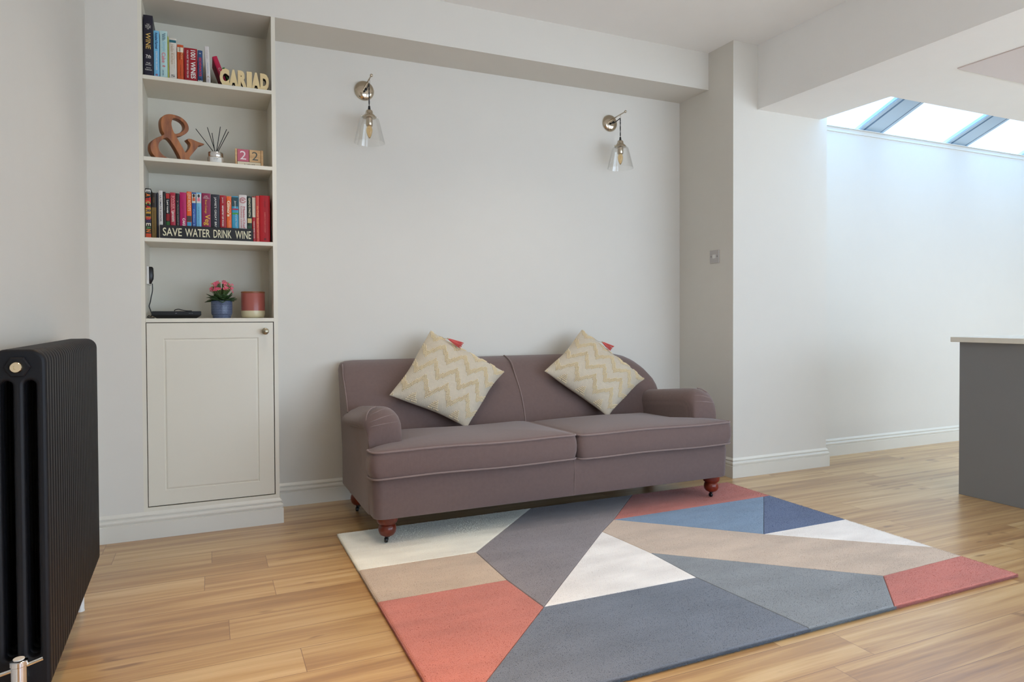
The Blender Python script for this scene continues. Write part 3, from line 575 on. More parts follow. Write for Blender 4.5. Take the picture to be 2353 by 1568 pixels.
for k in range(95):
    a = random.uniform(0, 2 * PI); r = .056 * math.sqrt(random.random()); z = .190 - (r / .052) ** 2 * .04 + random.uniform(-.012, .008)
    if k < 36: r = .026 + .030 * random.random(); a = random.uniform(PI * 1.0, PI * 2.0); z = .146 + random.random() * .038
    p = c + Vector((r * math.cos(a), r * math.sin(a) * .8, z)); nrm = (p - (c + Vector((0, 0, .12)))).normalized() + Vector((0, -.5, 0)); nrm.normalize()
    u = nrm.orthogonal().normalized(); v = nrm.cross(u)
    tube([c + Vector((0, 0, .085)), c + Vector((r * .4 * math.cos(a), r * .4 * math.sin(a), z * .75)), p], .0012, 5, bm=stems)
    if random.random() < .22:
        for q in range(3): bmesh.ops.create_icosphere(buds, subdivisions=1, radius=.0028, matrix=Matrix.Translation(p + Vector((random.uniform(-.006, .006), random.uniform(-.006, .006), random.uniform(-.004, .004)))))
        continue
    R = random.uniform(.0070, .0096); cen = bm.verts.new(p)
    for q in range(5):
        th = 2 * PI * q / 5; pts = [bm.verts.new(p + (u * math.cos(th + dt) + v * math.sin(th + dt)) * R * rr + nrm * hh) for dt, rr, hh in ((-.5, .6, .001), (-.32, 1.0, .002), (.32, 1.0, .002), (.5, .6, .001))]
        bm.faces.new([cen] + pts)
obj('blossoms', bm, mat('pink_petals', (226, 96, 122), .6, var=.25, vscale=90), fp)
obj('stems', stems, mat('green_stem', (90, 110, 60), .6), fp); obj('buds', buds, mat('pale_buds', (200, 190, 130), .6, var=.3, vscale=80), fp, 80)
jr = thing('storage_jar', 'terracotta pink jar with a wooden lid and cream base beside the plant', 'jar', (.211, YN + .12, Z4))
c = (.211, YN + .12, Z4)
def jar_mat():
    mt = bpy.data.materials.new('two_tone_glaze'); mt.use_nodes = True; nt = mt.node_tree; b = nt.nodes['Principled BSDF']
    tc = nt.nodes.new('ShaderNodeTexCoord'); sp = nt.nodes.new('ShaderNodeSeparateXYZ'); nt.links.new(tc.outputs['Object'], sp.inputs[0])
    nt.links.new(ramp(nt, mathn(nt, 'MULTIPLY', sp.outputs[2], 5), [(.19, srgb((206, 194, 158))), (.2, srgb((160, 86, 76)))]), b.inputs['Base Color']); b.inputs['Roughness'].default_value = .3
    return mt
obj('body', lathe([(.046, 0), (.054, .004), (.0585, .014), (.0595, .028), (.0595, .128), (.058, .131), (.050, .131)], c, 48), jar_mat(), jr, 40)
obj('lid', lathe([(.050, .131), (.0592, .131), (.0598, .133), (.0598, .138), (.0585, .140), (0, .140)], c, 48), wood_mat('lid_wood', (120, 66, 38), (150, 92, 58), (20, 4, 20)), jr, 40)

# ------------------------------------------------------------------ wall lamps
def lamp(x, label, tw):
    z = 2.42; y = YM; t = thing('wall_lamp', label, 'lamp', (x, y, z), 'glass wall lamps above the sofa')
    obj('wall_plate', lathe([(.0585, 0), (.0585, .004), (.056, .010), (.049, .017), (.036, .022), (.018, .0245), (0, .025)], (x, y, z), 40, 'y'), M_NICKEL, t, 50)
    rod = obj('rod', tube([(x, y - .018, z + .019), (x, y - .192, z + .027)], .0042, 12), M_NICKEL, t, 40)
    obj('rod_end', lathe([(0, -.003), (.006, 0), (.0085, .004), (.0085, .010), (.006, .014), (0, .0155)], (x, y - .19, z + .027), 16, 'y'), M_NICKEL, rod, 50)
    obj('hook', tube([(x + .0045 * math.cos(a), y - .135, z + .012 + .013 * math.sin(a)) for a in [2 * PI * k / 16 for k in range(16)]], .0011, 6, closed=True), M_NICKEL, rod, 60)
    hx, hy, hz = x, y - .135, z - .003
    p1 = smooth_path([(x, y - .022, z - .006), (x, y - .06, z - .010), (x, y - .10, z - .006), (x, y - .13, z - .001), (hx, hy, hz - .004), (hx, hy, hz - .03), (hx, hy, z - .125)], 14)
    bm = bmesh.new()
    for ph in (0, PI):   # twisted pair flex
        pts = []
        for i, p in enumerate(p1):
            t0 = p1[min(i + 1, len(p1) - 1)] - p1[max(i - 1, 0)]; t0.normalize(); u = Vector((1, 0, 0)); v = t0.cross(u)
            a = i * .55 + ph; pts.append(p + (u * math.cos(a) + v * math.sin(a)) * .0019)
        tube(pts, .0020, 6, bm=bm)
    obj('flex', bm, M_BLACK, t, 60)
    obj('flex_grip', lathe([(.006, 0), (.0075, .004), (.0085, .020), (.005, .023), (0, .023)], (x, y - .033, z - .006), 16, 'y'), M_BLACK, t, 50)
    c = (hx, hy, z - .34)      # bottom of glass
    obj('strain_relief', lathe([(.0085, .190), (.0075, .195), (.0055, .212), (0, .213)], c, 16), M_BLACK, t, 50)
    obj('gallery', lathe([(.010, .190), (.018, .186), (.021, .178), (.022, .168), (.031, .160), (.040, .150), (.041, .145), (.036, .142), (.020, .140)], c, 32), M_NICKEL, t, 50)
    for s in (-1, 1): obj('thumbscrew', lathe([(.002, 0), (.002, .006), (.0045, .007), (.0045, .010), (0, .010)], (hx + s * .036, hy, c[2] + .150), 10, 'x') if s > 0 else lathe([(0, -.010), (.0045, -.010), (.0045, -.007), (.002, -.006), (.002, 0)], (hx - .036, hy, c[2] + .150), 10, 'x'), M_NICKEL, t)
    obj('shade', lathe([(.034, .146), (.047, .1435), (.054, .137), (.059, .120), (.076, .050), (.0865, .006), (.088, 0), (.0865, -.001), (.0845, .006), (.0740, .050), (.057, .120), (.052, .1345), (.046, .1405), (.034, .1425)], c, 56, cap=False), M_SHADEGLASS, t, 40)
    obj('bulb_holder', lathe([(.0195, .142), (.0195, .104), (.0185, .101), (.0195, .099), (.0175, .096), (0, .096)], c, 28), M_NICKEL, t, 40)
    bu = obj('bulb', lathe([(.009, .097), (.014, .090), (.0175, .078), (.0165, .062), (.011, .042), (.004, .028), (0, .025)], c, 24), M_AMBER, t, 60)
    obj('filament', tube([(hx + .004 * math.cos(a * 2.4), hy + .004 * math.sin(a * 2.4), c[2] + .085 - a * .0036) for a in range(12)], .0007, 5), mat('filament_gold', (230, 160, 80), .3, .6), bu)
    return t
lamp(.851, 'left glass wall lamp with polished nickel plate, nearer the bookcase', 0)
lamp(2.557, 'right glass wall lamp with polished nickel plate, nearer the wall corner', 1)
# light switch on the pier return
ls = thing('light_switch', 'square silver light switch on the side of the wall pier', 'switch', (XP0, 3.657, 1.48))
bm = boxm(((XP0 - .006, 3.612, 1.436), (XP0, 3.702, 1.525)), bevel=.0015); obj('plate', bm, M_SWITCH, ls)
obj('rocker', boxm(((XP0 - .0095, 3.643, 1.468), (XP0 - .005, 3.671, 1.494)), bevel=.001, seg=1), M_WPLAST, ls)
for yy in (3.627, 3.687): obj('screw', lathe([(0, -.0072), (.003, -.0072), (.003, -.005)], (XP0, yy, 1.481), 12, 'x'), mat('dark_screw', (40, 34, 30), .5), ls)

# ------------------------------------------------------------------ sofa
sf = thing('sofa', 'mauve-grey fabric two-seat sofa with turned wooden legs against the white wall', 'sofa', (1.715, 3.45, .012))
SX0, SX1 = .675, 2.752
def back_profile(z):          # front y of the backrest
    P = [(.14, 3.66), (.42, 3.66), (.48, 3.672), (.57, 3.707), (.645, 3.752), (.745, 3.836), (.79, 3.90), (.815, 3.95)]
    for (a, b), (c_, d) in zip(P, P[1:]):
        if z <= c_: return b + (d - b) * (z - a) / (c_ - a)
    return P[-1][1]
# backrest: a shaped slab lofted along x from side profile rings, rounded at both ends
def back_ring(x, sh):         # sh: how far the outline draws in at the ends (0 none)
    zt = .824 - sh * 1.0
    fr = [(back_profile(z) + sh * .15, z) for z in [.20 + (zt - .06 - .20) * k / 8 for k in range(9)]]
    rear = lambda z: 3.82 + (z - .14) * .262
    ft, fz = fr[-1]
    yt = max(rear(zt) - .0, ft + .03)
    top = [(ft + (yt - ft) * s, fz + (zt - fz) * e) for s, e in ((.22, .42), (.48, .74), (.75, .94), (.95, 1.0), (1.05, .86), (1.06, .6))]
    top = [(min(a, rear(b) + .004), b) for a, b in top]
    re = [(rear(z), z) for z in [zt - .08, .5, .3, .14]]
    return [(x, a, b) for a, b in fr + top + re + [(fr[0][0] + .02, .14)]]
rings = []
for x, s in [(SX0 + .002, .045), (SX0 + .006, .026), (SX0 + .016, .012), (SX0 + .04, .004), (SX0 + .09, .0), (1.2, 0), (1.72, 0), (2.2, 0), (2.46, .0), (2.54, .006), (2.61, .020), (2.66, .042), (2.70, .072), (2.728, .110), (2.742, .150), (2.748, .20)]:
    rings.append(back_ring(x, s))
bk = obj('backrest', loft(rings), M_SOFA, sf, 50)
obj('seam_piping', tube(smooth_path([(1.725, back_profile(z) - .001, z) for z in [.40, .45, .5, .56, .62, .68, .74]] + [(1.725, 3.868, .787), (1.725, 3.93, .815), (1.725, 3.985, .826)], 4), .0042, 8), M_PIPE, bk, 60)
obj('seam_piping', tube(smooth_path([(SX0 + .004, back_profile(z) + .004, z) for z in [.56, .62, .68, .72, .75]] + [(SX0 + .010, 3.885, .785), (SX0 + .018, 3.94, .805)], 4), .0032, 8), M_PIPE, bk, 60)
# arms: loft along y, outer roll over the side panel
def arm(s):
    def X(u): return SX0 + u if s < 0 else SX1 - u          # u = distance inward from the outer side
    ztop = lambda y: .642 - max(0, y - 3.25) * .115
    rings = []
    for y, dz, din in [(3.86, 0, 0), (3.6, 0, 0), (3.42, .0, 0), (3.32, .0, 0), (3.27, .002, 0), (3.235, .008, .001), (3.208, .020, .003), (3.190, .038, .006), (3.180, .058, .009), (3.174, .085, .013), (3.171, .12, .018)]:
        zt = ztop(y) - dz; r = .085
        pr = [(.172 - din, .14), (.172 - din, .34), (.172 - din, zt - .11)]
        pr += [(.087 + (.085 - din) * math.cos(a), zt - .088 + .088 * math.sin(a)) for a in [PI * k / 12 for k in range(1, 9)]]
        roll = .027 * min(1, max(0, (3.86 - y) / .1 + .0)) * (1 if y > 3.3 else max(0, (y - 3.17) / .13))
        pr += [(.022 - roll * .5 + din, zt - .024), (.004 - roll * .9 + din * .6, zt - .05), (-.002 - roll + din * .4, zt - .072), (.0 - roll * .7 + din * .3, zt - .088), (.0 + din * .2, zt - .100), (.0 + din * .2, .34), (.0 + din * .2, .14)]
        rings.append([(X(u), y, z) for u, z in pr])
    a = obj('arm', loft(rings), M_SOFA, sf, 55)
    # piping under the outer roll and around the front facing
    obj('seam_piping', tube(smooth_path([(X(-.002), 3.80, .530), (X(-.010), 3.70, .512), (X(-.012), 3.55, .516), (X(-.010), 3.40, .528), (X(-.004), 3.28, .540), (X(.001), 3.205, .545)], 6), .0032, 8), M_PIPE, a, 60)
    obj('seam_piping', tube(smooth_path([(X(.004), 3.180, .15), (X(.003), 3.182, .35), (X(.003), 3.186, .50), (X(-.001), 3.205, .55), (X(.006), 3.235, .60), (X(.03), 3.262, .628), (X(.06), 3.275, .637)], 5), .0034, 8), M_PIPE, a, 60)
    # gathered pleats on the front of the roll
    bm = bmesh.new()
    for q, (z0, dz, u1) in enumerate(((.575, .030, .135), (.555, .016, .15), (.600, .034, .115))):
        pts = []
        for k in range(9):
            f = k / 8; u = .012 + (u1 - .012) * f; z = z0 + dz * math.sin(f * PI * .5)
            tp = .554 + .088 * math.sqrt(max(0, 1 - ((u - .087) / .085) ** 2)) if u > .087 else .642 - .024 * ((.087 - u) / .065) ** 2
            rel = tp - z; q2 = [(-1, 3.28), (.0, 3.27), (.008, 3.235), (.02, 3.208), (.038, 3.19), (.058, 3.18), (.085, 3.174), (.12, 3.171), (1, 3.171)]
            y = next(b0 + (b1 - b0) * (rel - a0) / (a1 - a0) for (a0, b0), (a1, b1) in zip(q2, q2[1:]) if rel <= a1)
            pts.append((X(u), y + .0015, z))
        tube(pts, .0028, 6, bm=bm, taper=[.3, .8, 1, 1, 1, .9, .7, .5, .2])
    obj('pleat', bm, M_PIPE, a, 60)
    return a
arm(-1); arm(1)
# seat base with a rounded front that comes forward past the arms
def rrect(x0, y0, x1, y1, rf, rb, n=6):
    pts = []
    for cx, cy, r, a0 in ((x1 - rb, y1 - rb, rb, 0), (x0 + rb, y1 - rb, rb, PI / 2), (x0 + rf, y0 + rf, rf, PI), (x1 - rf, y0 + rf, rf, 1.5 * PI)):
        for k in range(n + 1): a = a0 + PI / 2 * k / n; pts.append((cx + r * math.cos(a), cy + r * math.sin(a)))
    return pts
def base():
    rings = []
    for z, i in ((.138, .012), (.140, .004), (.146, 0), (.30, -.004), (.325, 0), (.335, .006), (.340, .02)):
        rings.append([(x, y, z) for x, y in rrect(SX0 + .004 + i, 3.066 + i, SX1 - .004 - i, 3.70, .045, .01)])
    return loft(rings)
bs = obj('seat_base', base(), M_SOFA, sf, 50)
obj('seam_piping', tube([(1.722, 3.0655, .145), (1.722, 3.061, .25), (1.722, 3.063, .33)], .0014, 6), M_PIPE, bs)
obj('under_lining', boxm(((SX0 + .03, 3.12, .128), (SX1 - .03, 3.80, .140))), mat('black_lining', (14, 13, 13), .9), bs)
# T-shaped seat cushions
def tcush(x0, x1, side, zf, zb):
    inn = .168
    o = []
    a, b = (x0, x0 + inn) if side < 0 else (x1, x1 - inn)
    if side < 0: outl = [(x1, 3.645), (x0 + inn, 3.645), (x0 + inn, 3.155), (x0, 3.150), (x0, 3.030), (x1, 3.030)]
    else: outl = [(x1 - inn, 3.645), (x0, 3.645), (x0, 3.030), (x1, 3.030), (x1, 3.150), (x1 - inn, 3.155)]
    # round the corners
    pts = []; n = len(outl)
    for i in range(n):
        p0, p, p2 = Vector(outl[i - 1]), Vector(outl[i]), Vector(outl[(i + 1) % n]); r = .05 if p.y < 3.1 else .02
        u, v = (p0 - p).normalized(), (p2 - p).normalized(); r = min(r, (p0 - p).length * .45, (p2 - p).length * .45)
        for k in range(7):
            t = k / 6; q = (1 - t) ** 2 * (p + u * r) + 2 * t * (1 - t) * p + t * t * (p + v * r); pts.append(q)
    # subdivide long edges
    sub = []
    for i in range(len(pts)):
        p, q = pts[i], pts[(i + 1) % len(pts)]; k = max(1, int((q - p).length / .06))
        for j in range(k): sub.append(p.lerp(q, j / k))
    cx, cy = ((x0 + x1) / 2, 3.36)
    if side < 0: cx = (x0 + inn + x1) / 2
    else: cx = (x0 + x1 - inn) / 2
    def zz(y, z): return z - (y - 3.03) * .03
    cen = Vector((cx, 3.34))
    def ring(f, z, g=0):
        out = []
        for p in sub:
            d = (p - cen); q = cen + d * f; 
            wob = .0025 * math.sin(q.x * 9 + side) 
            out.append((q.x, q.y, zz(q.y, z) + wob))
        return out
    H, L = zf, zb
    rings = [ring(.3, L + .004), ring(.9, L + .002), ring(.985, L + .004), ring(.997, L + .012), ring(1.012, L + .045), ring(1.014, (H + L) / 2 + .01), ring(1.008, H - .03), ring(.997, H - .006), ring(.985, H + .001), ring(.93, H + .009), ring(.8, H + .018), ring(.55, H + .026), ring(.3, H + .029), ring(.06, H + .030)]
    c = obj('seat_cushion', loft(rings), M_SOFA, sf, 60)
    obj('piping', tube(ring(1.0, H - .002), .0048, 8, closed=True), M_PIPE, c, 60); obj('piping', tube(ring(1.0, L + .005), .0045, 8, closed=True), M_PIPE, c, 60)
tcush(.662, 1.728, -1, .462, .333)
tcush(1.736, 2.750, 1, .462, .333)
# turned legs on castors
legp = [(.050, .143), (.050, .128), (.049, .116), (.044, .104), (.036, .098), (.034, .095), (.038, .092), (.0415, .080), (.042, .068), (.039, .054), (.032, .042), (.022, .036), (.015, .034), (0, .034)]
for x, y, fr in ((.752, 3.130, 1), (2.672, 3.125, 1), (.742, 3.76, 0), (2.68, 3.76, 0)):
    zb = .0152 if fr else 0.0; k = 1 if fr else 1.0
    lg = obj('leg', lathe([(r, zb + (z - .0) * ((.143 - zb) / .143)) for r, z in legp], (x, y, 0), 32), M_LEG, sf, 50)
    bm = lathe([(0, -.007), (.010, -.007), (.0125, -.004), (.0125, .004), (.010, .007), (0, .007)], (x - .008, y - .006, zb + .0128), 20, 'x')
    lathe([(.013, .034), (.013, .026), (.006, .024), (.006, .012)], (x, y, zb), 14, bm=bm)
    obj('castor', bm, M_BLACK, lg, 45)

# ------------------------------------------------------------------ scatter cushions
def cushion(cor, label, tas):
    T, R_, B, L_ = [Vector(p) for p in cor]; cen = (T + R_ + B + L_) / 4
    nrm = (R_ - L_).cross(T - B).normalized()
    if nrm.y > 0: nrm = -nrm
    t = thing('scatter_cushion', label, 'cushion', tuple(B), 'zigzag scatter cushions on the sofa')
    def P(u, v, side=1, lift=0):
        # pulled-in edges, soft corners
        ee = .026; uu = u + ee * (1 - abs(2 * v - 1) ** 2) * (1 if u < .5 else -1) * abs(2 * u - 1) ** 3; vv = v + ee * (1 - abs(2 * u - 1) ** 2) * (1 if v < .5 else -1) * abs(2 * v - 1) ** 3
        uu += .006 * math.sin(v * 9 + T.x * 7) * abs(2 * u - 1) ** 4; vv += .006 * math.sin(u * 8 + T.x * 5) * abs(2 * v - 1) ** 4
        p = T * (1 - uu) * (1 - vv) + R_ * uu * (1 - vv) + L_ * (1 - uu) * vv + B * uu * vv
        f = max(0, (1 - abs(2 * u - 1) ** 3.0)) * max(0, (1 - abs(2 * v - 1) ** 3.0))
        return p + nrm * side * (.078 * f ** .62 + lift)
    n = 34; bm = bmesh.new(); G = {}
    for side in (1, -1):
        for i in range(n + 1):
            for j in range(n + 1):
                e = i in (0, n) or j in (0, n)
                if side == -1 and e: G[side, i, j] = G[1, i, j]; continue
                uu = .5 - .5 * math.cos(PI * i / n); vv = .5 - .5 * math.cos(PI * j / n)
                G[side, i, j] = bm.verts.new(P(uu, vv, side))
        for i in range(n):
            for j in range(n):
                bm.faces.new([G[side, i, j], G[side, i + 1, j], G[side, i + 1, j + 1], G[side, i, j + 1]])
    bmesh.ops.recalc_face_normals(bm, faces=bm.faces[:])
    cv = obj('cover', bm, M_CUSH, t, 80)
    # bobble zigzags
    ic = bmesh.new(); bmesh.ops.create_icosphere(ic, subdivisions=1, radius=1); iv = [v.co.copy() for v in ic.verts]; ic.verts.index_update(); iff = [[v.index for v in f.verts] for f in ic.faces]; ic.free()
    V = []; Fc = []
    pit = .0172; rows = int(1 / pit)
    for j in range(rows):
        for i in range(rows + 1):
            u = (i + (.5 if j % 2 else 0)) * pit + .004; v = j * pit + .008
            if not (.006 < u < .994 and .006 < v < .994): continue
            ph = ((u - .24) / .275) % 1.0; tri = abs(2 * ph - 1)            # 1 at peaks, 0 at valleys
            off = .285 + .1 - .2 * tri; d = ((v - off + .125) % .25) - .125
            if abs(d) > .046: continue
            p = P(u, v, 1, .0015); e = .01
            du = (P(min(1, u + e), v) - P(max(0, u - e), v)).normalized(); dv = (P(u, min(1, v + e)) - P(u, max(0, v - e))).normalized(); dn = du.cross(dv)
            if dn.dot(nrm) < 0: dn = -dn
            k = len(V); a = random.uniform(-.3, .3); s1 = random.uniform(.9, 1.12)
            for q in iv: V.append(p + du * q.x * .0036 * s1 + dv * q.y * .0048 + dn * q.z * .0046)
            for f in iff: Fc.append([k + x for x in f])
    me = bpy.data.meshes.new('b'); me.from_pydata(V, [], Fc)
    bd = obj('zigzag_beading', me, M_BEAD, t, 180)
    # tassel near the top corner with its cord
    a0, a1 = tas
    p0 = P(a0[0], a0[1], 1, .030); p1 = P(a1[0], a1[1], 1, .036); d = (p1 - p0).normalized(); s = d.cross(nrm).normalized()
    bm = bmesh.new()
    for k in range(46):
        a = random.uniform(0, 2 * PI); r = math.sqrt(random.random())
        e = (s * math.cos(a) * .024 + nrm * math.sin(a) * .009) * r; ln = (p1 - p0).length * random.uniform(.86, 1.05)
        tube([p0 + e * .15, p0 + e * .45 + d * ln * .3, p0 + e * .8 + d * ln * .65, p0 + e * 1.15 + d * ln], .0016, 5, bm=bm)
    ts = obj('tassel', bm, M_CORAL, t, 80); ts['label'] = 'coral pink thread tassel'
    bm = bmesh.new(); tube([p0 - d * .006, p0 + d * .006], .0042, 8, bm=bm)
    tube(smooth_path([P(.12, .0, 1, .003), P(.17, .01, 1, .008), P(a0[0] - .05, a0[1] - .005, 1, .010), p0], 5), .0012, 6, bm=bm)
    obj('tassel_cord', bm, mat('cord_beige', (190, 170, 140), .8), ts)
Y0 = 0
cushion([(1.208, 3.905, .9955), (1.623, 3.745, .745), (1.318, 3.562, .452), (.902, 3.672, .643)], 'left cream zigzag cushion with frayed coral tassel, standing on one corner', ((.235, .05), (.41, .055)))
cushion([(2.253, 3.903, .987), (2.608, 3.695, .662), (2.242, 3.562, .452), (1.890, 3.738, .734)], 'right cream zigzag cushion with a rounded coral tassel, near the right arm', ((.30, .045), (.44, .055)))

# ------------------------------------------------------------------ rug
rg = thing('rug', 'large rug with geometric coral, grey, blue, beige and white blocks under the sofa front', 'rug', (1.78, 2.5, 0))
RC = {'cream': (246, 241, 226), 'taupe': (200, 178, 156), 'coral': (198, 120, 105), 'mauve': (140, 132, 134), 'white': (246, 239, 234), 'slate': (114, 120, 132), 'grey': (138, 142, 146), 'sand': (206, 186, 168), 'rose': (196, 116, 104), 'blue': (128, 152, 178), 'navy': (92, 108, 142)}
def rug_mat(n, rgb):
    mt = bpy.data.materials.new('rug_pile_' + n); mt.use_nodes = True; nt = mt.node_tree; b = nt.nodes['Principled BSDF']; c = srgb(rgb)
    tc = nt.nodes.new('ShaderNodeTexCoord'); n1 = nt.nodes.new('ShaderNodeTexNoise'); n1.inputs['Scale'].default_value = 5; n1.inputs['Detail'].default_value = 3
    mp = nt.nodes.new('ShaderNodeMapping'); mp.inputs['Scale'].default_value = (.6, 1.8, 1); mp.inputs['Rotation'].default_value = (0, 0, .5); nt.links.new(tc.outputs['Object'], mp.inputs[0]); nt.links.new(mp.outputs[0], n1.inputs[0])
    n2 = nt.nodes.new('ShaderNodeTexNoise'); n2.inputs['Scale'].default_value = 330; n2.inputs['Detail'].default_value = 3; nt.links.new(tc.outputs['Object'], n2.inputs[0])
    f = mathn(nt, 'ADD', mathn(nt, 'MULTIPLY', n1.outputs[0], .6), mathn(nt, 'MULTIPLY', n2.outputs[0], .4))
    nt.links.new(ramp(nt, f, [(.34, tuple(v * .84 for v in c[:3]) + (1,)), (.62, tuple(min(1, v * 1.1) for v in c[:3]) + (1,))]), b.inputs['Base Color'])
    b.inputs['Roughness'].default_value = .95; b.inputs['Sheen Weight'].default_value = .25; b.inputs['Specular IOR Level'].default_value = .15
    bp = nt.nodes.new('ShaderNodeBump'); bp.inputs['Strength'].default_value = .9; bp.inputs['Distance'].default_value = .003; nt.links.new(n2.outputs[0], bp.inputs['Height']); nt.links.new(bp.outputs[0], b.inputs['Normal'])
    return mt
X0, X1, Y0_, Y1 = .56, 3.0, 1.66, 3.36
B_ = (1.083, 2.828); D_ = (1.08, 2.475); F_ = (1.10, 2.187); I_ = (1.91, 2.984); H_ = (1.752, 2.842); L2 = (1.787, 2.178); M_ = (1.789, 2.492); S_ = (2.441, 2.479); P_ = (2.485, 1.875); K_ = (2.953, 2.999); G_ = (.575, Y0_)
pieces = [('cream', [(X0, Y1), (X0, 2.831), B_, (1.614, Y1)]), ('taupe', [(X0, 2.831), (X0, 2.482), D_, B_]), ('coral', [(X0, 2.482), (X0, Y0_), G_, F_, D_]),
          ('mauve', [(1.614, Y1), B_, D_, F_, H_, I_, (2.284, Y1)]), ('white', [H_, F_, L2, M_]), ('slate', [F_, G_, (1.84, Y0_), L2]), ('grey', [M_, L2, (1.84, Y0_), (2.26, Y0_), P_]),
          ('sand', [I_, H_, M_, P_, (X1, 1.89), (X1, 2.013), S_]), ('rose', [P_, (2.26, Y0_), (X1, Y0_), (X1, 1.89)]), ('rose', [(2.284, Y1), I_, K_, (X1, 3.0), (X1, Y1)]),
          ('blue', [I_, S_, K_]), ('navy', [K_, S_, (X1, 2.481), (X1, 3.0)]), ('white', [S_, (X1, 2.013), (X1, 2.481)])]
names = sorted(set(n for n, _ in pieces)); bm = bmesh.new()
def onb(p): return [p[0] <= X0 + 1e-4, p[0] >= X1 - 1e-4, p[1] <= Y0_ + 1e-4, p[1] >= Y1 - 1e-4]
def shrink(poly, d, dout):
    n = len(poly); out = []
    for i in range(n):
        p0, p, p2 = Vector(poly[i - 1]), Vector(poly[i]), Vector(poly[(i + 1) % n])
        def nr(a, b):
            e = (b - a).normalized(); q = Vector((-e.y, e.x)); bd = any(x and y for x, y in zip(onb(a), onb(b))); return q, (dout if bd else d)
        (n1, d1), (n2, d2) = nr(p0, p), nr(p, p2)
        det = n1.x * n2.y - n1.y * n2.x
        if abs(det) < .02: out.append(p + n1 * max(d1, d2)); continue
        out.append(p + Vector(((d1 * n2.y - d2 * n1.y) / det, (d2 * n1.x - d1 * n2.x) / det)))
    return out
for nm, poly in pieces:
    ar = sum(poly[i - 1][0] * poly[i][1] - poly[i][0] * poly[i - 1][1] for i in range(len(poly)))
    if ar < 0: poly = poly[::-1]
    mi = names.index(nm); R4 = []
    for z, d, do in ((.001, 0, .003), (.006, .0003, 0), (.0105, .0006, .001), (.0135, .0016, .004), (.015, .0035, .009)):
        R4.append([bm.verts.new((q.x, q.y, z)) for q in shrink(poly, d, do)])
    n = len(poly)
    for a, b in zip(R4, R4[1:]):
        for i in range(n): bm.faces.new((a[i], a[(i + 1) % n], b[(i + 1) % n], b[i])).material_index = mi
    bm.faces.new(R4[-1]).material_index = mi
bmesh.ops.triangulate(bm, faces=[f for f in bm.faces if len(f.verts) > 4])
me = me_from(bm)
def inside(px, py, poly):
    c_ = False; j = len(poly) - 1
    for i in range(len(poly)):
        (xi, yi), (xj, yj) = poly[i], poly[j]
        if (yi > py) != (yj > py) and px < (xj - xi) * (py - yi) / (yj - yi) + xi: c_ = not c_
        j = i
    return c_
import numpy as np
rng = np.random.default_rng(7); V = [np.array([v.co[:] for v in me.vertices])]; base_n = len(me.vertices); Fs = [list(p.vertices) for p in me.polygons]; MI = [p.material_index for p in me.polygons]
bpy.data.meshes.remove(me)
cnt = base_n
for nm, poly in pieces:           # cut-pile tufts, block by block; a hair's breadth of carved groove is left between blocks
    A = np.array(poly); lo, hi = A.min(0), A.max(0); dens = 42000
    n = int((hi - lo).prod() * dens); P = rng.uniform(lo, hi, (n, 2))
    B = np.roll(A, 1, 0); ins = np.zeros(n, bool); dmin = np.full(n, 9.)
    for (xi, yi), (xj, yj) in zip(A, B):
        if abs(yi - yj) > 1e-9:
            ins ^= ((yi > P[:, 1]) != (yj > P[:, 1])) & (P[:, 0] < (xj - xi) * (P[:, 1] - yi) / (yj - yi) + xi)
        e = np.array([xj - xi, yj - yi]); L = np.linalg.norm(e)
        if L > 1e-6 and not any(a and b for a, b in zip(onb((xi, yi)), onb((xj, yj)))):
            t_ = np.clip(((P - [xi, yi]) @ e) / L ** 2, 0, 1); dmin = np.minimum(dmin, np.linalg.norm(P - ([xi, yi] + t_[:, None] * e), axis=1))
    P = P[ins & (dmin > .0035)]; n = len(P); a = rng.uniform(0, 2 * PI, n); ln = rng.uniform(.0022, .0045, n); wd = rng.uniform(.0008, .0015, n)
    a2 = rng.uniform(0, 2 * PI, n); z0 = np.full(n, .0135)
    ex = np.minimum.reduce([P[:, 0] - X0, X1 - P[:, 0], P[:, 1] - Y0_, Y1 - P[:, 1]]); z0 = np.where(ex < .006, .010, z0)
    p0 = np.stack([P[:, 0] + wd * np.cos(a), P[:, 1] + wd * np.sin(a), z0], 1); p1 = np.stack([P[:, 0] - wd * np.cos(a), P[:, 1] - wd * np.sin(a), z0], 1)
    p2 = np.stack([P[:, 0] + ln * .6 * np.cos(a2), P[:, 1] + ln * .6 * np.sin(a2), z0 + ln], 1)
    V.append(np.stack([p0, p1, p2], 1).reshape(-1, 3)); Fs += np.arange(cnt, cnt + 3 * n).reshape(-1, 3).tolist(); cnt += 3 * n; MI += [names.index(nm)] * n
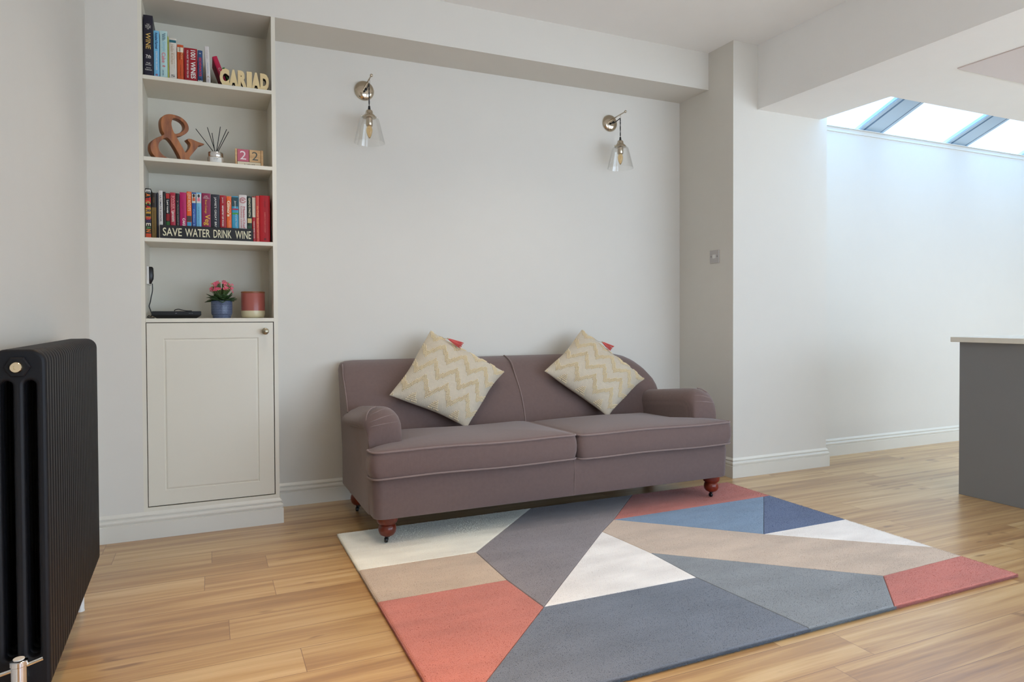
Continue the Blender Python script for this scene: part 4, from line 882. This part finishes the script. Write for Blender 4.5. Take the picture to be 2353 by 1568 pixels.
# tufts on the front and left cut edges
for (ax, ay), (bx, by) in (((X0, Y0_), (X1, Y0_)), ((X0, Y0_), (X0, Y1)), ((X1, Y0_), (X1, Y1))):
    n = int(7000 * math.hypot(bx - ax, by - ay)); t_ = rng.uniform(0, 1, n); px = ax + (bx - ax) * t_; py = ay + (by - ay) * t_; z = rng.uniform(.003, .014, n)
    nx, ny = (0, -1) if ay == by else ((-1, 0) if ax == X0 else (1, 0)); ln = rng.uniform(.002, .005, n); wd = .0012
    tx, ty = abs(ny), abs(nx)
    p0 = np.stack([px + tx * wd, py + ty * wd, z], 1); p1 = np.stack([px - tx * wd, py - ty * wd, z], 1); p2 = np.stack([px + nx * ln + tx * rng.normal(0, .001, n), py + ny * ln + ty * rng.normal(0, .001, n), z + rng.normal(0, .0012, n)], 1)
    V.append(np.stack([p0, p1, p2], 1).reshape(-1, 3)); Fs += np.arange(cnt, cnt + 3 * n).reshape(-1, 3).tolist(); cnt += 3 * n
    cxs = [sum(q[0] for q in poly) / len(poly) for _, poly in pieces]
    bands = []
    for i_ in range(200):
        q = (i_ + .5) / 200; qx = min(max(ax + (bx - ax) * q, X0 + .004), X1 - .004); qy = min(max(ay + (by - ay) * q, Y0_ + .004), Y1 - .004)
        bands.append(next((names.index(nm) for nm, poly in pieces if inside(qx, qy, poly)), 0))
    MI += [bands[min(199, int(v_ * 200))] for v_ in t_]
me = bpy.data.meshes.new('pile'); me.from_pydata(np.concatenate(V), [], Fs); me.polygons.foreach_set('material_index', MI)
pile = obj('pile', me, [rug_mat(n, RC[n]) for n in names], rg)
obj('backing', boxm(((X0 + .006, Y0_ + .006, 0), (X1 - .006, Y1 - .006, .002))), mat('rug_backing', (70, 62, 58), .9), rg)

# ------------------------------------------------------------------ column radiator
RA = math.radians(1.3); Rr = Matrix.Translation((-.427, 2.435, 0)) @ Matrix.Rotation(RA, 4, 'Z')
rad = thing('column_radiator', 'tall black column radiator along the left wall', 'radiator', (-.427, 2.435, 0))
def rad_place(o): return o
def local(o, parent):     # radiator parts are modelled in its own frame
    return o
hw = .056; zb_, zt_ = .165, 1.0
def rr2(x0, z0, x1, z1, r, n=6):
    pts = []
    for cx, cz, a0 in ((x1 - r, z1 - r, 0), (x0 + r, z1 - r, PI / 2), (x0 + r, z0 + r, PI), (x1 - r, z0 + r, 1.5 * PI)):
        for k in range(n + 1): a = a0 + PI / 2 * k / n; pts.append((cx + r * math.cos(a), cz + r * math.sin(a)))
    return pts
sec = curve_mesh([rr2(-hw, zb_, hw, zt_, .033), rr2(-.0345, zb_ + .095, -.0115, zt_ - .075, .011), rr2(.0115, zb_ + .095, .0345, zt_ - .075, .011)], .0315, .0085, 3)
sec.transform(Matrix(((1, 0, 0), (0, 0, -1), (0, 1, 0))).to_4x4())
smooth(sec, 60); sec.materials.append(M_RAD)
rad.rotation_euler = (0, 0, RA)
for k in range(28):
    o = bpy.data.objects.new('section', sec); C.objects.link(o); o.parent = rad; o.location = (0, -.4692 + k * .03475, 0)
def radobj(name, bm, m, parent=None, sm=40):
    me = me_from(bm) ; me.materials.append(m); smooth(me, sm); o = bpy.data.objects.new(name, me); C.objects.link(o); o.parent = parent or rad; return o
bm = bmesh.new()
for z in (zb_ + .06, zt_ - .042): lathe([(.020, -.49), (.020, .49)], (0, 0, z), 16, 'y', bm=bm)
radobj('connecting_tube', bm, M_RAD)
bs_ = radobj('end_boss', lathe([(.037, 0.470), (.037, 0.494), (.034, 0.4985), (.030, 0.4995), (.028, 0.4985), (.028, 0.500)], (0, 0, zt_ - .042), 32, 'y'), M_RAD)
radobj('hex_plug', lathe([(.0265, 0.498), (.0265, 0.508), (.023, 0.511), (.014, 0.511)], (0, 0, zt_ - .042), 6, 'y'), M_RAD, bs_, 20)
radobj('air_valve', lathe([(.0125, 0.505), (.0135, 0.512), (.0135, 0.522), (.011, 0.526), (.005, 0.526), (.005, 0.522), (0, 0.522)], (0, 0, zt_ - .042), 20, 'y'), mat('bright_brass_cap', (232, 214, 180), .18, 1), bs_)
zv = .215
radobj('end_boss', lathe([(.030, 0.484), (.030, 0.491), (.025, 0.494)], (0, 0, zv), 32, 'y'), M_RAD)
bm = lathe([(.012, 0.484), (.012, 0.524), (.015, 0.526), (.015, 0.544), (0, 0.544)], (0, 0, zv), 20, 'y')
lathe([(.016, -.05), (.016, .028), (.018, .03), (.018, .04), (.014, .043), (0, .044)], (0, -.539, zv + .02), 24, bm=bm)
vb = radobj('valve', bm, M_CHROME)
bm = bmesh.new(); tube([(-.012, -.539, zv + .040), (.045, -.529, zv + .052)], .005, 10, bm=bm); tube([(-.012, -.539, zv + .040), (-.06, -.549, zv + .034)], .005, 10, bm=bm)
radobj('valve_lever', bm, M_CHROME, vb)
radobj('white_cap', lathe([(.0115, .0635), (.0115, .0655), (0, .066)], (0, -.539, zv), 20), M_WPLAST, vb)
radobj('pipe', lathe([(.0095, 0), (.0095, .22)], (-.0, -.539, 0), 16), M_CHROME)
radobj('pipe_sleeve', lathe([(.013, 0), (.0125, .004), (.0115, .006), (.0115, .16)], (-.006, .46, 0), 20), M_WPLAST)
for yy in (-.45, .40): radobj('wall_bracket', boxm(((-.15 if yy < 0 else -.10, yy, .78), (-.045, yy + .02, .80))), M_RAD)

# ------------------------------------------------------------------ kitchen island and ceiling panel
isl = thing('kitchen_island', 'grey kitchen island end at the right edge of the room', 'kitchen island', (4.5, 1.6, 0))
obj('end_panel', boxm(((4.09, .9, 0), (4.112, 2.592, .912)), bevel=.001, seg=1), M_ISLAND, isl)
obj('carcass', boxm(((4.112, .92, .08), (4.90, 2.575, .912))), M_ISLAND, isl)
obj('plinth', boxm(((4.112, .95, 0), (4.86, 2.54, .08))), mat('plinth_grey', (84, 84, 88), .5), isl)
single('worktop', boxm(((4.055, .85, .9125), (4.94, 2.625, .9425)), bevel=.002), M_WORKTOP, 'pale stone worktop on the grey kitchen island', 'worktop', (4.5, 1.6, .9125))
single('ceiling_panel', boxm(((3.835, .9, ZK - .006), (4.9, 2.454, ZK + .004)), bevel=.002, seg=1), M_PANEL, 'flat pale pink-beige panel set in the kitchen ceiling', 'ceiling panel', (4.3, 1.8, ZK))
